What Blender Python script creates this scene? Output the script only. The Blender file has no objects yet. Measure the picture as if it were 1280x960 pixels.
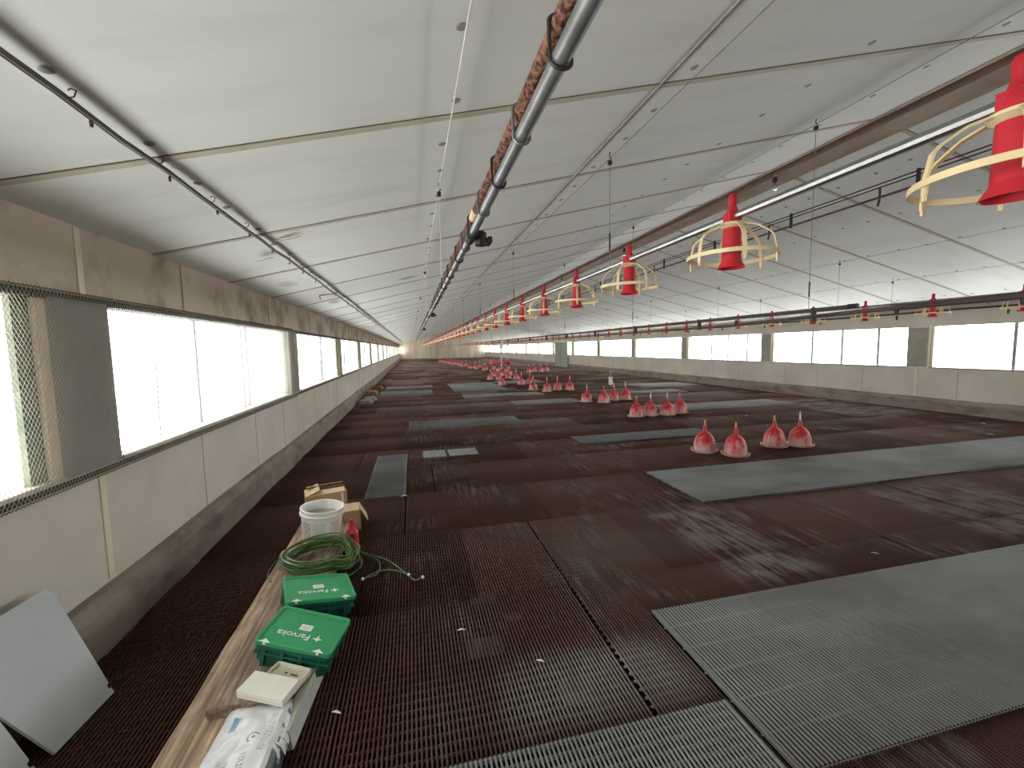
import bpy, math, random
import numpy as np
from mathutils import Vector, Matrix, Euler
random.seed(7)
SC = bpy.context.scene
COL = SC.collection
R = math.radians

# ------------------------------------------------------------------ helpers
def mk(name, mat, parent=None, verts=None, faces=None, mats=None, mi=None, smooth=False):
    me = bpy.data.meshes.new(name)
    me.from_pydata(verts, [], faces)
    for m in (mats or [mat]):
        me.materials.append(m)
    if mi is not None:
        me.polygons.foreach_set('material_index', mi)
    if smooth:
        me.polygons.foreach_set('use_smooth', [True] * len(me.polygons))
    me.update()
    o = bpy.data.objects.new(name, me)
    COL.objects.link(o)
    if parent is not None:
        o.parent = parent
    return o

class MB:
    """collects shapes, then links them as one mesh object"""
    def __init__(s):
        s.v = []; s.f = []; s.m = []
    def add(s, vs, fs, mi=0):
        b = len(s.v)
        s.v += [tuple(p) for p in vs]
        s.f += [tuple(i + b for i in q) for q in fs]
        s.m += [mi] * len(fs)
        return s
    def box(s, x0, x1, y0, y1, z0, z1, mi=0, M=None):
        vs = [(x, y, z) for z in (z0, z1) for y in (y0, y1) for x in (x0, x1)]
        if M is not None:
            vs = [tuple(M @ Vector(p)) for p in vs]
        return s.add(vs, [(0, 2, 3, 1), (4, 5, 7, 6), (0, 1, 5, 4), (2, 6, 7, 3), (0, 4, 6, 2), (1, 3, 7, 5)], mi)
    def cbox(s, x0, x1, y0, y1, z0, z1, c, mi=0, M=None):
        """box with rounded vertical corners and chamfered top"""
        def ring(z, ins):
            pts = []
            for (cx, cy, a0) in ((x1 - c, y1 - c, 0), (x0 + c, y1 - c, 90), (x0 + c, y0 + c, 180), (x1 - c, y0 + c, 270)):
                for k in range(4):
                    a = R(a0 + 30 * k)
                    pts.append((cx + (c - ins) * math.cos(a), cy + (c - ins) * math.sin(a), z))
            return pts
        h = min(c * .5, (z1 - z0) * .3)
        rings = [ring(z0, h), ring(z0 + h, 0), ring(z1 - h, 0), ring(z1, h)]
        return s.loft(rings, True, True, mi, M)
    def loft(s, rings, capa=True, capb=True, mi=0, M=None, closed=True):
        n = len(rings[0]); vs = [p for r in rings for p in r]
        if M is not None:
            vs = [tuple(M @ Vector(p)) for p in vs]
        fs = []
        for i in range(len(rings) - 1):
            for j in range(n if closed else n - 1):
                k = (j + 1) % n
                fs.append((i * n + j, i * n + k, (i + 1) * n + k, (i + 1) * n + j))
        if capa: fs.append(tuple(reversed(range(n))))
        if capb: fs.append(tuple((len(rings) - 1) * n + j for j in range(n)))
        return s.add(vs, fs, mi)
    def lathe(s, prof, n=24, c=(0, 0, 0), mi=0, M=None, capa=False, capb=False):
        rings = [[(c[0] + r * math.cos(2 * math.pi * j / n), c[1] + r * math.sin(2 * math.pi * j / n), c[2] + z) for j in range(n)] for r, z in prof]
        return s.loft(rings, capa, capb, mi, M)
    def tube(s, pts, r, n=8, mi=0, cap=True, closed=False):
        P = [Vector(p) for p in pts]; rings = []; N = len(P)
        up = Vector((0, 0, 1))
        prev = None
        for i in range(N):
            if closed:
                d = P[(i + 1) % N] - P[i - 1]
            else:
                d = P[min(i + 1, N - 1)] - P[max(i - 1, 0)]
            d.normalize()
            if prev is None:
                a = d.cross(up)
                if a.length < 1e-3: a = d.cross(Vector((1, 0, 0)))
            else:
                a = prev - d * prev.dot(d)
            a.normalize(); prev = a
            b = d.cross(a)
            rr = r[i] if isinstance(r, (list, tuple)) else r
            rings.append([tuple(P[i] + (a * math.cos(2 * math.pi * j / n) + b * math.sin(2 * math.pi * j / n)) * rr) for j in range(n)])
        if closed:
            rings.append(rings[0])
            return s.loft(rings, False, False, mi)
        return s.loft(rings, cap, cap, mi)
    def strip(s, pts, w, t, wdir, mi=0):
        """flat bar: swept rectangle, width w along wdir(i), thickness t"""
        P = [Vector(p) for p in pts]; rings = []
        for i in range(len(P)):
            d = (P[min(i + 1, len(P) - 1)] - P[max(i - 1, 0)]).normalized()
            a = Vector(wdir).normalized(); nrm = d.cross(a).normalized()
            rings.append([tuple(P[i] + a * sx * w / 2 + nrm * sz * t / 2) for sx, sz in ((-1, -1), (1, -1), (1, 1), (-1, 1))])
        return s.loft(rings, True, True, mi)
    def build(s, name, mat, parent=None, smooth=False):
        mats = mat if isinstance(mat, (list, tuple)) else [mat]
        o = mk(name, None, parent, s.v, s.f, mats, s.m, smooth)
        if smooth:
            try:
                o.data.set_sharp_from_angle(angle=R(35))
            except Exception:
                pass
        return o

def tag(o, label=None, cat=None, group=None, kind=None):
    if label: o['label'] = label
    if cat: o['category'] = cat
    if group: o['group'] = group
    if kind: o['kind'] = kind
    return o

def empty(name, loc=(0, 0, 0), rot=(0, 0, 0)):
    o = bpy.data.objects.new(name, None); COL.objects.link(o)
    o.location = loc; o.rotation_euler = rot
    o.empty_display_size = .1
    return o

def dup(o, loc, rot=None):
    def cp(a, par):
        c = a.copy(); COL.objects.link(c)
        if par is not None: c.parent = par
        for ch in list(a.children):
            cp(ch, c)
        return c
    c = cp(o, None); c.location = loc
    if rot is not None: c.rotation_euler = rot
    return c

def struct(o):
    o['kind'] = 'structure'
    return o

# ------------------------------------------------------------------ materials
def newmat(name):
    m = bpy.data.materials.new(name); m.use_nodes = True
    nt = m.node_tree
    return m, nt, nt.nodes['Principled BSDF']

def N(nt, t, **kw):
    n = nt.nodes.new(t)
    for k, v in kw.items():
        if k.startswith('i_'):
            key = k[2:]
            n.inputs[int(key) if key.isdigit() else key].default_value = v
        else:
            setattr(n, k, v)
    return n

def mixc(nt, fac, a, b, bt='MIX'):
    n = nt.nodes.new('ShaderNodeMix'); n.data_type = 'RGBA'; n.blend_type = bt
    for sock, v in ((n.inputs[0], fac), (n.inputs[6], a), (n.inputs[7], b)):
        if hasattr(v, 'is_output'): nt.links.new(v, sock)
        elif isinstance(v, (int, float)): sock.default_value = v
        else: sock.default_value = (*v, 1)
    return n.outputs[2]

def mth(nt, op, a, b=None, c=None, clamp=False):
    n = nt.nodes.new('ShaderNodeMath'); n.operation = op; n.use_clamp = clamp
    for i, v in enumerate((a, b, c)):
        if v is None: continue
        if hasattr(v, 'is_output'): nt.links.new(v, n.inputs[i])
        else: n.inputs[i].default_value = v
    return n.outputs[0]

def coords(nt, scale=(1, 1, 1), kind='Object'):
    tc = nt.nodes.new('ShaderNodeTexCoord'); mp = nt.nodes.new('ShaderNodeMapping')
    nt.links.new(tc.outputs[kind], mp.inputs[0]); mp.inputs['Scale'].default_value = scale
    return mp.outputs[0]

def noise(nt, vec, scale, detail=4, rough=.55):
    n = N(nt, 'ShaderNodeTexNoise', i_Scale=scale, i_Detail=detail, i_Roughness=rough)
    nt.links.new(vec, n.inputs['Vector']); return n.outputs[0]

def ramp(nt, fac, stops):
    n = nt.nodes.new('ShaderNodeValToRGB'); nt.links.new(fac, n.inputs[0])
    e = n.color_ramp.elements
    while len(e) < len(stops): e.new(.5)
    for el, (p, c) in zip(e, stops):
        el.position = p; el.color = (*c, 1) if len(c) == 3 else c
    return n.outputs[0]

def bump(nt, p, h, strength=.3, dist=.01):
    b = N(nt, 'ShaderNodeBump', i_Strength=strength, i_Distance=dist)
    nt.links.new(h, b.inputs['Height']); nt.links.new(b.outputs[0], p.inputs['Normal'])

def simple(name, c, rough=.5, metal=0, c2=None, scale=8, stretch=(1, 1, 1), bmp=0, spec=.5, lo=.35, hi=.65):
    m, nt, p = newmat(name)
    p.inputs['Roughness'].default_value = rough; p.inputs['Metallic'].default_value = metal
    p.inputs['Specular IOR Level'].default_value = spec
    v = coords(nt, stretch); nz = noise(nt, v, scale)
    if c2 is None: c2 = tuple(x * .8 for x in c)
    nt.links.new(ramp(nt, nz, [(lo, c2), (hi, c)]), p.inputs['Base Color'])
    if bmp: bump(nt, p, nz, bmp)
    return m

def sep(nt, vec):
    n = nt.nodes.new('ShaderNodeSeparateXYZ'); nt.links.new(vec, n.inputs[0]); return n.outputs

def boxmask(nt, xyz, x0, x1, y0, y1, soft=.08):
    def edge(s, a, b):
        n = N(nt, 'ShaderNodeMapRange', interpolation_type='SMOOTHSTEP')
        nt.links.new(s, n.inputs[0]); n.inputs[1].default_value = a; n.inputs[2].default_value = b
        return n.outputs[0]
    m = mth(nt, 'MULTIPLY', edge(xyz[0], x0 - soft, x0 + soft), edge(xyz[0], x1 + soft, x1 - soft))
    m2 = mth(nt, 'MULTIPLY', edge(xyz[1], y0 - soft, y0 + soft), edge(xyz[1], y1 + soft, y1 - soft))
    return mth(nt, 'MULTIPLY', m, m2)

M = {}
M['red'] = simple('red_plastic', (.62, .022, .04), .42, c2=(.5, .015, .028), scale=14)
M['cream'] = simple('cream_plastic', (.84, .71, .44), .5, c2=(.74, .56, .3), scale=6)
M['steel'] = simple('galvanised_steel', (.42, .42, .41), .4, 1, c2=(.34, .34, .33), scale=5)
M['dullsteel'] = simple('dull_steel', (.24, .245, .25), .42, .55, c2=(.16, .16, .16), scale=16)
M['rust'] = simple('rusty_steel', (.25, .115, .075), .9, 0, c2=(.05, .024, .02), scale=95, bmp=.9, spec=.15, lo=.4, hi=.6)
M['black'] = simple('black_plastic', (.018, .016, .016), .55, c2=(.01, .009, .009))
M['darkpipe'] = simple('dark_pipe', (.1, .075, .066), .5, c2=(.05, .036, .033), scale=5, stretch=(1, .5, 1))
M['wire'] = simple('steel_wire', (.3, .29, .28), .5, .5)
M['cord'] = simple('white_cord', (.8, .78, .7), .8)
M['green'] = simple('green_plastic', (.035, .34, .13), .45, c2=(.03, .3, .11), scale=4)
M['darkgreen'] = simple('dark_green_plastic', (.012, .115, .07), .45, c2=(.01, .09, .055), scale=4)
M['hose'] = simple('green_hose', (.13, .22, .05), .38, c2=(.045, .1, .025), scale=14)
M['white'] = simple('white_plastic', (.82, .82, .78), .45, c2=(.72, .71, .66), scale=6)
M['print'] = simple('white_print', (.85, .87, .84), .6, c2=(.8, .82, .8))
M['greyprint'] = simple('grey_print', (.5, .52, .52), .6)
M['paper'] = simple('white_card', (.8, .77, .68), .75, c2=(.74, .7, .6), scale=5)
M['papercream'] = simple('cream_card', (.66, .6, .44), .75, c2=(.6, .54, .4), scale=10)
M['card'] = simple('cardboard', (.52, .34, .19), .85, c2=(.44, .27, .15), scale=6)
M['cardlight'] = simple('cardboard_flap', (.68, .5, .31), .85, c2=(.62, .44, .26), scale=6)
M['board'] = simple('grey_board', (.54, .565, .595), .7, c2=(.47, .495, .52), scale=2.5)
M['slab'] = simple('pale_green_carton', (.5, .53, .45), .7, c2=(.42, .44, .36), scale=12)
M['fold'] = simple('gathered_film', (.42, .44, .43), .7, c2=(.3, .32, .31))
M['seam'] = simple('panel_seam', (.36, .33, .28), .85)
M['feather'] = simple('feather', (.85, .83, .78), .9)
M['foil'] = simple('grey_foil', (.6, .61, .62), .3, .3, c2=(.3, .3, .31), scale=25)
M['jamb'] = simple('timber_jamb', (.74, .58, .42), .8, c2=(.62, .46, .32), scale=9, stretch=(1, 1, .3))
M['algae'] = simple('algae_strip', (.2, .2, .13), .8, c2=(.06, .085, .055), scale=7)
M['sill'] = simple('pale_sill', (.6, .53, .43), .7, c2=(.42, .36, .28), scale=7)
M['darksill'] = simple('dark_edge', (.07, .055, .048), .8)
M['conduit'] = simple('cream_strip', (.7, .67, .5), .6, c2=(.62, .58, .43))
M['mesh'] = simple('net_wire', (.4, .39, .34), .6, .2)
M['batten'] = simple('cream_batten', (.52, .49, .38), .6, c2=(.46, .43, .33))
M['groove'] = simple('dark_groove', (.1, .09, .07), .8)
M['pit'] = simple('manure_pit', (.02, .013, .011), .95, c2=(.012, .008, .007))
M['disc'] = simple('fastener_disc', (.3, .29, .27), .6)
M['ridge'] = simple('ridge_strip', (.46, .37, .3), .8, c2=(.3, .21, .165), scale=3, stretch=(1, .4, 1))
M['ridgedark'] = simple('ridge_edge', (.16, .07, .05), .85, c2=(.1, .05, .04), scale=5)
M['socket'] = simple('lamp_socket', (.03, .025, .02), .5)
M['gable'] = simple('end_wall', (.62, .54, .43), .85, c2=(.42, .34, .25), scale=1.5, stretch=(1, 1, .25))
M['door'] = simple('green_door', (.36, .42, .33), .7, c2=(.29, .34, .27), scale=2)
M['flake'] = simple('torn_panel', (.62, .52, .38), .85, c2=(.5, .38, .26), scale=9)
M['yellow'] = simple('yellow_valve', (.7, .42, .08), .5, c2=(.5, .28, .05), scale=20)
M['brownsplate'] = simple('caked_slats', (.1, .075, .065), .95, c2=(.06, .045, .04), scale=10)
M['plate'] = simple('grey_plate', (.25, .26, .25), .8, c2=(.15, .15, .145), scale=14)

# scaled bell
def bell_mat():
    m, nt, p = newmat('red_bell_with_limescale')
    v = coords(nt); x = sep(nt, v)
    nz = noise(nt, coords(nt, (1, 1, .35)), 22, 5)
    z = mth(nt, 'MULTIPLY_ADD', x[2], -3.2, .78)
    f = mth(nt, 'ADD', z, mth(nt, 'MULTIPLY_ADD', nz, 2.0, -1.0))
    f = mth(nt, 'MULTIPLY_ADD', f, 1.6, -.15, clamp=True)
    nt.links.new(mixc(nt, f, (.55, .02, .03), (.66, .42, .4)), p.inputs['Base Color'])
    p.inputs['Roughness'].default_value = .5
    return m
M['bell'] = bell_mat()
M['pan'] = simple('pink_pan', (.6, .4, .37), .55, c2=(.5, .22, .2), scale=9)

# wood
def wood(name, c1, c2, c3, along):
    m, nt, p = newmat(name)
    st = (48, 2.6, 48) if along == 'y' else (2, 30, 30)
    nz = noise(nt, coords(nt, st), 1.0, 6, .65)
    n2 = noise(nt, coords(nt), 6, 3)
    c = ramp(nt, nz, [(.38, c1), (.5, c2), (.6, c3)])
    c = mixc(nt, mth(nt, 'MULTIPLY_ADD', n2, 1.6, -.6, clamp=True), c, tuple(.6 * a for a in c1))
    nt.links.new(c, p.inputs['Base Color']); p.inputs['Roughness'].default_value = .8
    bump(nt, p, nz, .35, .004)
    return m
M['wood'] = wood('weathered_timber', (.25, .16, .1), (.45, .31, .2), (.6, .44, .3), 'y')
M['wood2'] = wood('brown_timber', (.16, .1, .07), (.29, .195, .14), (.43, .31, .22), 'y')

# concrete
def concrete(name, c, stain, sc, amount, stretch=(1, 1, 1)):
    m, nt, p = newmat(name)
    v = coords(nt)
    a = noise(nt, v, 1.1, 5); b = noise(nt, coords(nt, stretch), sc, 5, .6); g = noise(nt, v, 60, 3)
    col = mixc(nt, ramp(nt, a, [(.35, (0, 0, 0)), (.7, (1, 1, 1))]), tuple(x * .82 for x in c), c)
    col = mixc(nt, mth(nt, 'MULTIPLY', ramp(nt, b, [(.46, (0, 0, 0)), (.68, (1, 1, 1))]), amount), col, stain)
    nt.links.new(col, p.inputs['Base Color']); p.inputs['Roughness'].default_value = .85
    bump(nt, p, g, .15, .004)
    return m
M['lower'] = concrete('lower_wall_panel', (.66, .61, .54), (.5, .47, .40), 2.2, .6, (1, .6, 1))
M['frieze'] = concrete('stained_upper_wall', (.6, .51, .41), (.2, .135, .09), 2.3, .9, (1, .9, .8))
M['kerb'] = concrete('rough_kerb', (.3, .245, .2), (.13, .1, .08), 3.5, .9, (1, .6, 1.5))
M['pillar'] = concrete('pillar_concrete', (.36, .34, .30), (.26, .24, .2), 3, .6)

# ceiling
def ceiling_mat():
    m, nt, p = newmat('insulation_panel')
    v = coords(nt); x = sep(nt, v)
    a = noise(nt, coords(nt, (1, .5, 1)), .9, 4); b = noise(nt, coords(nt, (.5, 2, 1)), 2.2, 4)
    col = mixc(nt, a, (.70, .715, .68), (.80, .81, .78))
    col = mixc(nt, mth(nt, 'MULTIPLY', ramp(nt, b, [(.5, (0, 0, 0)), (.75, (1, 1, 1))]), .22), col, (.46, .43, .38))
    for (cx, cy, rx, ry, c, am) in ((-.02, 6.55, .16, .1, (.22, .22, .19), .8), (-.3, 6.62, .14, .12, (.8, .8, .75), .7), (-1.16, 7.27, .1, .25, (.4, .26, .15), .8), (-1.3, 5.2, .1, .2, (.4, .33, .25), .6)):
        dx = mth(nt, 'DIVIDE', mth(nt, 'SUBTRACT', x[0], cx), rx); dy = mth(nt, 'DIVIDE', mth(nt, 'SUBTRACT', x[1], cy), ry)
        d = mth(nt, 'ADD', mth(nt, 'POWER', mth(nt, 'ABSOLUTE', dx), 2), mth(nt, 'POWER', mth(nt, 'ABSOLUTE', dy), 2))
        k = mth(nt, 'MULTIPLY', mth(nt, 'SUBTRACT', 1.15, mth(nt, 'ADD', d, mth(nt, 'MULTIPLY_ADD', b, 1.2, -.6)), clamp=True), am)
        col = mixc(nt, k, col, c)
    nt.links.new(col, p.inputs['Base Color']); p.inputs['Roughness'].default_value = .6
    p.inputs['Specular IOR Level'].default_value = .3
    return m
M['ceil'] = ceiling_mat()

# slatted floor
def slat_mat(name, gray=False, tint=1.0):
    m, nt, p = newmat(name)
    v = coords(nt); x = sep(nt, v)
    if not gray:
        row = mth(nt, 'FLOOR', mth(nt, 'SUBTRACT', x[1], .42))
        px = mth(nt, 'FLOOR', mth(nt, 'ADD', mth(nt, 'DIVIDE', x[0], 1.3), mth(nt, 'MULTIPLY', row, .37)))
        cb = nt.nodes.new('ShaderNodeCombineXYZ'); nt.links.new(row, cb.inputs[0]); nt.links.new(px, cb.inputs[1])
        wn = nt.nodes.new('ShaderNodeTexWhiteNoise'); wn.noise_dimensions = '3D'; nt.links.new(cb.outputs[0], wn.inputs[0])
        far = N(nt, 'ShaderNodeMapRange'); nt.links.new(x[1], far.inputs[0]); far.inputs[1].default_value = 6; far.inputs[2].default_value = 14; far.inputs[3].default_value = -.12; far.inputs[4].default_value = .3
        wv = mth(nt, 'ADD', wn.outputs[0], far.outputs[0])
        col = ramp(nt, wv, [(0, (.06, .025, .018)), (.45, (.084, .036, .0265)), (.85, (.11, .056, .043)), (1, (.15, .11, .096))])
    else:
        a = noise(nt, coords(nt, (.8, 1.4, 1)), 1.2, 4)
        col = mixc(nt, ramp(nt, a, [(.3, (0, 0, 0)), (.65, (1, 1, 1))]), tuple(tint * c for c in (.16, .148, .138)), tuple(tint * c for c in (.27, .278, .272)))
    # dry dust in streaks that follow the bars
    s1 = noise(nt, coords(nt, (26, 2.2, 1)), 1.0, 4, .6); s2 = noise(nt, v, 1.3, 3)
    dust = mth(nt, 'MULTIPLY', ramp(nt, s1, [(.45, (0, 0, 0)), (.62, (1, 1, 1))]), ramp(nt, s2, [(.5, (0, 0, 0)), (.72, (1, 1, 1))]))
    if not gray:
        for (x0, x1, y0, y1, am) in ((2.0, 2.6, 2.1, 3.3, 1.0), (4.3, 5.6, 2.1, 3.2, .8), (8.6, 10.4, 6.3, 9.0, .9), (.35, 1.22, 1.5, 1.85, .7), (.1, .6, 4.9, 5.7, .35)):
            k = mth(nt, 'MULTIPLY', boxmask(nt, x, x0, x1, y0, y1, .15), am)
            k = mth(nt, 'MULTIPLY', k, ramp(nt, mth(nt, 'ADD', mth(nt, 'MULTIPLY', s1, .5), mth(nt, 'MULTIPLY', noise(nt, v, 3.5, 3), .5)), [(.43, (0, 0, 0)), (.56, (1, 1, 1))]))
            dust = mth(nt, 'MAXIMUM', dust, k)
    if not gray:
        edge = N(nt, 'ShaderNodeMapRange'); nt.links.new(x[0], edge.inputs[0]); edge.inputs[1].default_value = -.55; edge.inputs[2].default_value = .1
        dust = mth(nt, 'MULTIPLY', dust, edge.outputs[0])
        for (x0, x1, y0, y1, am) in ((.35, 1.2, 1.5, 1.83, .75), (.3, 1.2, 1.43, 1.6, .3), (-.1, .25, 1.5, 1.8, .25), (1.0, 1.9, 2.5, 3.0, .2)):
            col = mixc(nt, mth(nt, 'MULTIPLY', mth(nt, 'MULTIPLY', boxmask(nt, x, x0, x1, y0, y1, .12), mth(nt, 'MULTIPLY_ADD', s2, .8, .4, clamp=True)), am), col, (.235, .225, .21))
    col = mixc(nt, mth(nt, 'MULTIPLY', dust, .35 if gray else .75), col, (.25, .235, .215) if not gray else (.12, .08, .065))
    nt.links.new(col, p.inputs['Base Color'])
    p.inputs['Roughness'].default_value = .75
    p.inputs['Specular IOR Level'].default_value = .3 if gray else .1
    return m
M['slat'] = slat_mat('brown_slats')
M['grayslat'] = slat_mat('grey_slats', True)
M['paleslat'] = slat_mat('worn_slats', True, .62)
M['brownslat'] = slat_mat('brown_grey_slats', True, .5)

# translucent film and glass
def film_mat():
    m, nt, p = newmat('plastic_film')
    nt.nodes.remove(p)
    out = nt.nodes['Material Output']
    s = noise(nt, coords(nt, (1, 7, .35)), 1.6, 5, .6)
    k = ramp(nt, s, [(.42, (.3, .3, .3)), (.6, (.62, .62, .62))])
    col = ramp(nt, noise(nt, coords(nt, (1, 3, 2)), 1.1, 4), [(.3, (.1, .11, .11)), (.42, (.6, .64, .63)), (.6, (.93, .95, .96))])
    tr = nt.nodes.new('ShaderNodeBsdfTransparent'); tl = nt.nodes.new('ShaderNodeBsdfTranslucent')
    nt.links.new(col, tl.inputs[0])
    mx = nt.nodes.new('ShaderNodeMixShader')
    nt.links.new(k, mx.inputs[0]); nt.links.new(tr.outputs[0], mx.inputs[1]); nt.links.new(tl.outputs[0], mx.inputs[2])
    nt.links.new(mx.outputs[0], out.inputs[0])
    return m
M['film'] = film_mat()
def glass_mat():
    m, nt, p = newmat('clear_glass')
    p.inputs['Base Color'].default_value = (1, 1, 1, 1); p.inputs['Roughness'].default_value = .03
    p.inputs['Transmission Weight'].default_value = 1; p.inputs['IOR'].default_value = 1.3
    return m
M['glass'] = glass_mat()

# ------------------------------------------------------------------ the shell
XL, XR, EZ, RZ, XC = -1.65, 10.65, 2.16, 3.64, 4.5
Y0, Y1 = -3.0, 61.2
SILL, TOP = .90, 1.78
BAY = 4.03
SLOPE = (RZ - EZ) / (XC - XL)
def cz(x): return EZ + SLOPE * (x - XL) if x <= XC else EZ + SLOPE * (XR - x)
LP = [2.43 + BAY * k for k in range(-1, 15)]      # camera-side edge of each pillar
RP = [2.62 + BAY * k for k in range(-1, 15)]
PW = .42

def wall(name, side, pil):
    X = XL if side == 'left' else XR
    s = -1 if side == 'left' else 1
    a, b = sorted((X, X + s * .16))
    w = MB()
    w.box(a, b, Y0, Y1, -.7, SILL, 0)
    w.box(a, b, Y0, Y1, TOP, EZ + .02, 1)
    for y in pil:
        if y + PW < Y1: w.box(a, b, y, y + PW, SILL, TOP, 2)
    # panel joints: slim proud strips and grooves
    for i, y in enumerate(pil):
        yy = y + .24
        fx0, fx1 = sorted((X, X - s * .006))
        if yy < Y1:
            w.box(fx0, fx1, yy - .022, yy + .022, .28, SILL - .012, 3)
            if side == 'left': w.box(fx0, fx1, yy - .02, yy + .02, TOP + .03, EZ - .01, 3)
        for dd in (1.12, 2.3, 3.3):
            gx0, gx1 = sorted((X, X - s * .0015))
            if yy + dd < Y1:
                w.box(gx0, gx1, yy + dd - .005, yy + dd + .005, .27, SILL - .012, 6)
                if side == 'left' and dd != 2.3: w.box(gx0, gx1, yy + dd * .9 - .012, yy + dd * .9 + .012, TOP + .03, EZ - .005, 5)
    o = w.build(name, [M['lower'], M['frieze'] if side == 'left' else M['lower'], M['pillar'], M['conduit'], M['groove'], M['kerb'], M['seam']])
    struct(o)
    # kerb
    k = MB(); n = 130; rings = []
    rr = random.Random(3)
    for i in range(n + 1):
        y = Y0 + (Y1 - Y0) * i / n
        d = .07 + rr.uniform(-.006, .008); t = .262 + rr.uniform(-.008, .006)
        if y < 12: pass
        pts = [(X, t + .01), (X - s * d * .55, t), (X - s * d, t - .06), (X - s * (d + .015), -.02), (X - s * d, -.7), (X, -.7)]
        if s > 0: pts.reverse()
        rings.append([(px, y, pz) for px, pz in pts])
    k.loft(rings, True, True)
    ko = k.build('baseboard_' + side, M['kerb']); struct(ko)
    return o
wall('wall_left', 'left', LP)
wall('wall_right', 'right', RP)

# end walls (gables)
for nm, ya, yb in (('wall_far', Y1, Y1 + .2), ('wall_near', Y0 - .2, Y0)):
    g = MB()
    prof = [(XL - .2, -.7), (XR + .2, -.7), (XR + .2, EZ - .05), (XC, RZ + .0), (XL - .2, EZ - .05)]
    g.loft([[(x, ya, z) for x, z in prof], [(x, yb, z) for x, z in prof]], True, True)
    struct(g.build(nm, M['gable']))
k = MB(); k.box(XL + .1, XR - .1, Y1 - .1, Y1, -.7, .16); struct(k.build('baseboard_far', M['kerb']))

# ceilings
def ceiling(name, left):
    c = MB()
    xe, xm = (XL - .2, XC) if left else (XR + .2, XC)
    za = cz(XL) - SLOPE * .2 if left else cz(XR) - SLOPE * .2
    ring = [(xe, za), (xm, RZ), (xm, RZ + .12), (xe, za + .12)]
    c.loft([[(x, y, z) for x, z in ring] for y in (Y0 - .2, Y1 + .2)], True, True)
    # fastener discs, a repeated mark of the panel sheets
    sgn = 1 if left else -1
    nrm = Vector((sgn * SLOPE, 0, -1)).normalized(); tx = Vector((1, 0, sgn * SLOPE)).normalized(); ty = Vector((0, 1, 0))
    for u in (.68, 1.87, 3.12, 4.25, 5.3):
        x = XL + u if left else XR - u
        for k in range(46):
            y = .34 + .405 * k + (.05 if k % 3 else 0)
            cc = Vector((x + random.uniform(-.02, .02), y, cz(x))) ; cc.z = cz(cc.x)
            r = .021
            ra = [tuple(cc + nrm * .0 + tx * r * math.cos(a) + ty * r * math.sin(a)) for a in [math.pi / 6 * j for j in range(12)]]
            rb = [tuple(cc + nrm * .004 + tx * r * .8 * math.cos(a) + ty * r * .8 * math.sin(a)) for a in [math.pi / 6 * j for j in range(12)]]
            c.loft([ra, rb], False, True, 1)
    return struct(c.build(name, [M['ceil'], M['disc']]))
ceiling('ceiling_left', True); ceiling('ceiling_right', False)
tn = 0
for left in (True, False):
    sgn = 1 if left else -1
    for k in range(-4, 49):
        y = 2.14 + 1.215 * k
        if y > Y1: break
        tn += 1
        xa, xb = (XL, XC - .06) if left else (XC + .3, XR)
        b = MB()
        def pt(x, off): return (x, cz(x) - off)
        for (ya, yb, t, mi) in ((y - .019, y + .019, .006, 0), (y - .026, y - .019, .0015, 1)):
            q = [(*pt(xa, -.01), 0), (*pt(xb, -.01), 0), (*pt(xb, t), 0), (*pt(xa, t), 0)]
            b.loft([[(p[0], yy, p[1]) for p in q] for yy in (ya, yb)], True, True, mi)
        struct(b.build('trim_%d' % tn, [M['batten'], M['groove']]))
# ridge strip
r = MB()
def slab(x0, x1, t, mi):
    q = [(x0, cz(x0) + .01), (x1, cz(x1) + .01), (x1, cz(x1) - t), (x0, cz(x0) - t)]
    r.loft([[(x, y, z) for x, z in q] for y in (Y0, Y1)], True, True, mi)
slab(XC - .09, XC - .015, .02, 1); slab(XC - .03, XC + .02, .05, 2); slab(XC + .005, XC + .29, .018, 0)
tn += 1
struct(r.build('trim_%d' % tn, [M['ridge'], M['ridge'], M['ridgedark']]))

# ------------------------------------------------------------------ floor of slats (real bars over a pit)
def bars_np(name, boxes, mat):
    """many axis-aligned boxes -> one mesh, built with numpy"""
    B = np.array(boxes, dtype=np.float64); n = len(B)
    x0, x1, y0, y1, z0, z1 = [B[:, i] for i in range(6)]
    V = np.empty((n, 8, 3))
    for i, (X, Y, Z) in enumerate(((x0, y0, z0), (x1, y0, z0), (x0, y1, z0), (x1, y1, z0), (x0, y0, z1), (x1, y0, z1), (x0, y1, z1), (x1, y1, z1))):
        V[:, i, 0] = X; V[:, i, 1] = Y; V[:, i, 2] = Z
    Q = np.array([(4, 5, 7, 6), (0, 1, 5, 4), (2, 6, 7, 3), (0, 4, 6, 2), (1, 3, 7, 5)])
    F = (np.arange(n)[:, None, None] * 8 + Q[None]).reshape(-1)
    me = bpy.data.meshes.new(name)
    me.vertices.add(n * 8); me.vertices.foreach_set('co', V.reshape(-1))
    me.loops.add(len(F)); me.loops.foreach_set('vertex_index', F.astype(np.int32))
    me.polygons.add(n * 5); me.polygons.foreach_set('loop_start', (np.arange(n * 5) * 4).astype(np.int32))
    me.update(calc_edges=True); me.validate()
    me.materials.append(mat)
    o = bpy.data.objects.new(name, me); COL.objects.link(o)
    return o

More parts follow.
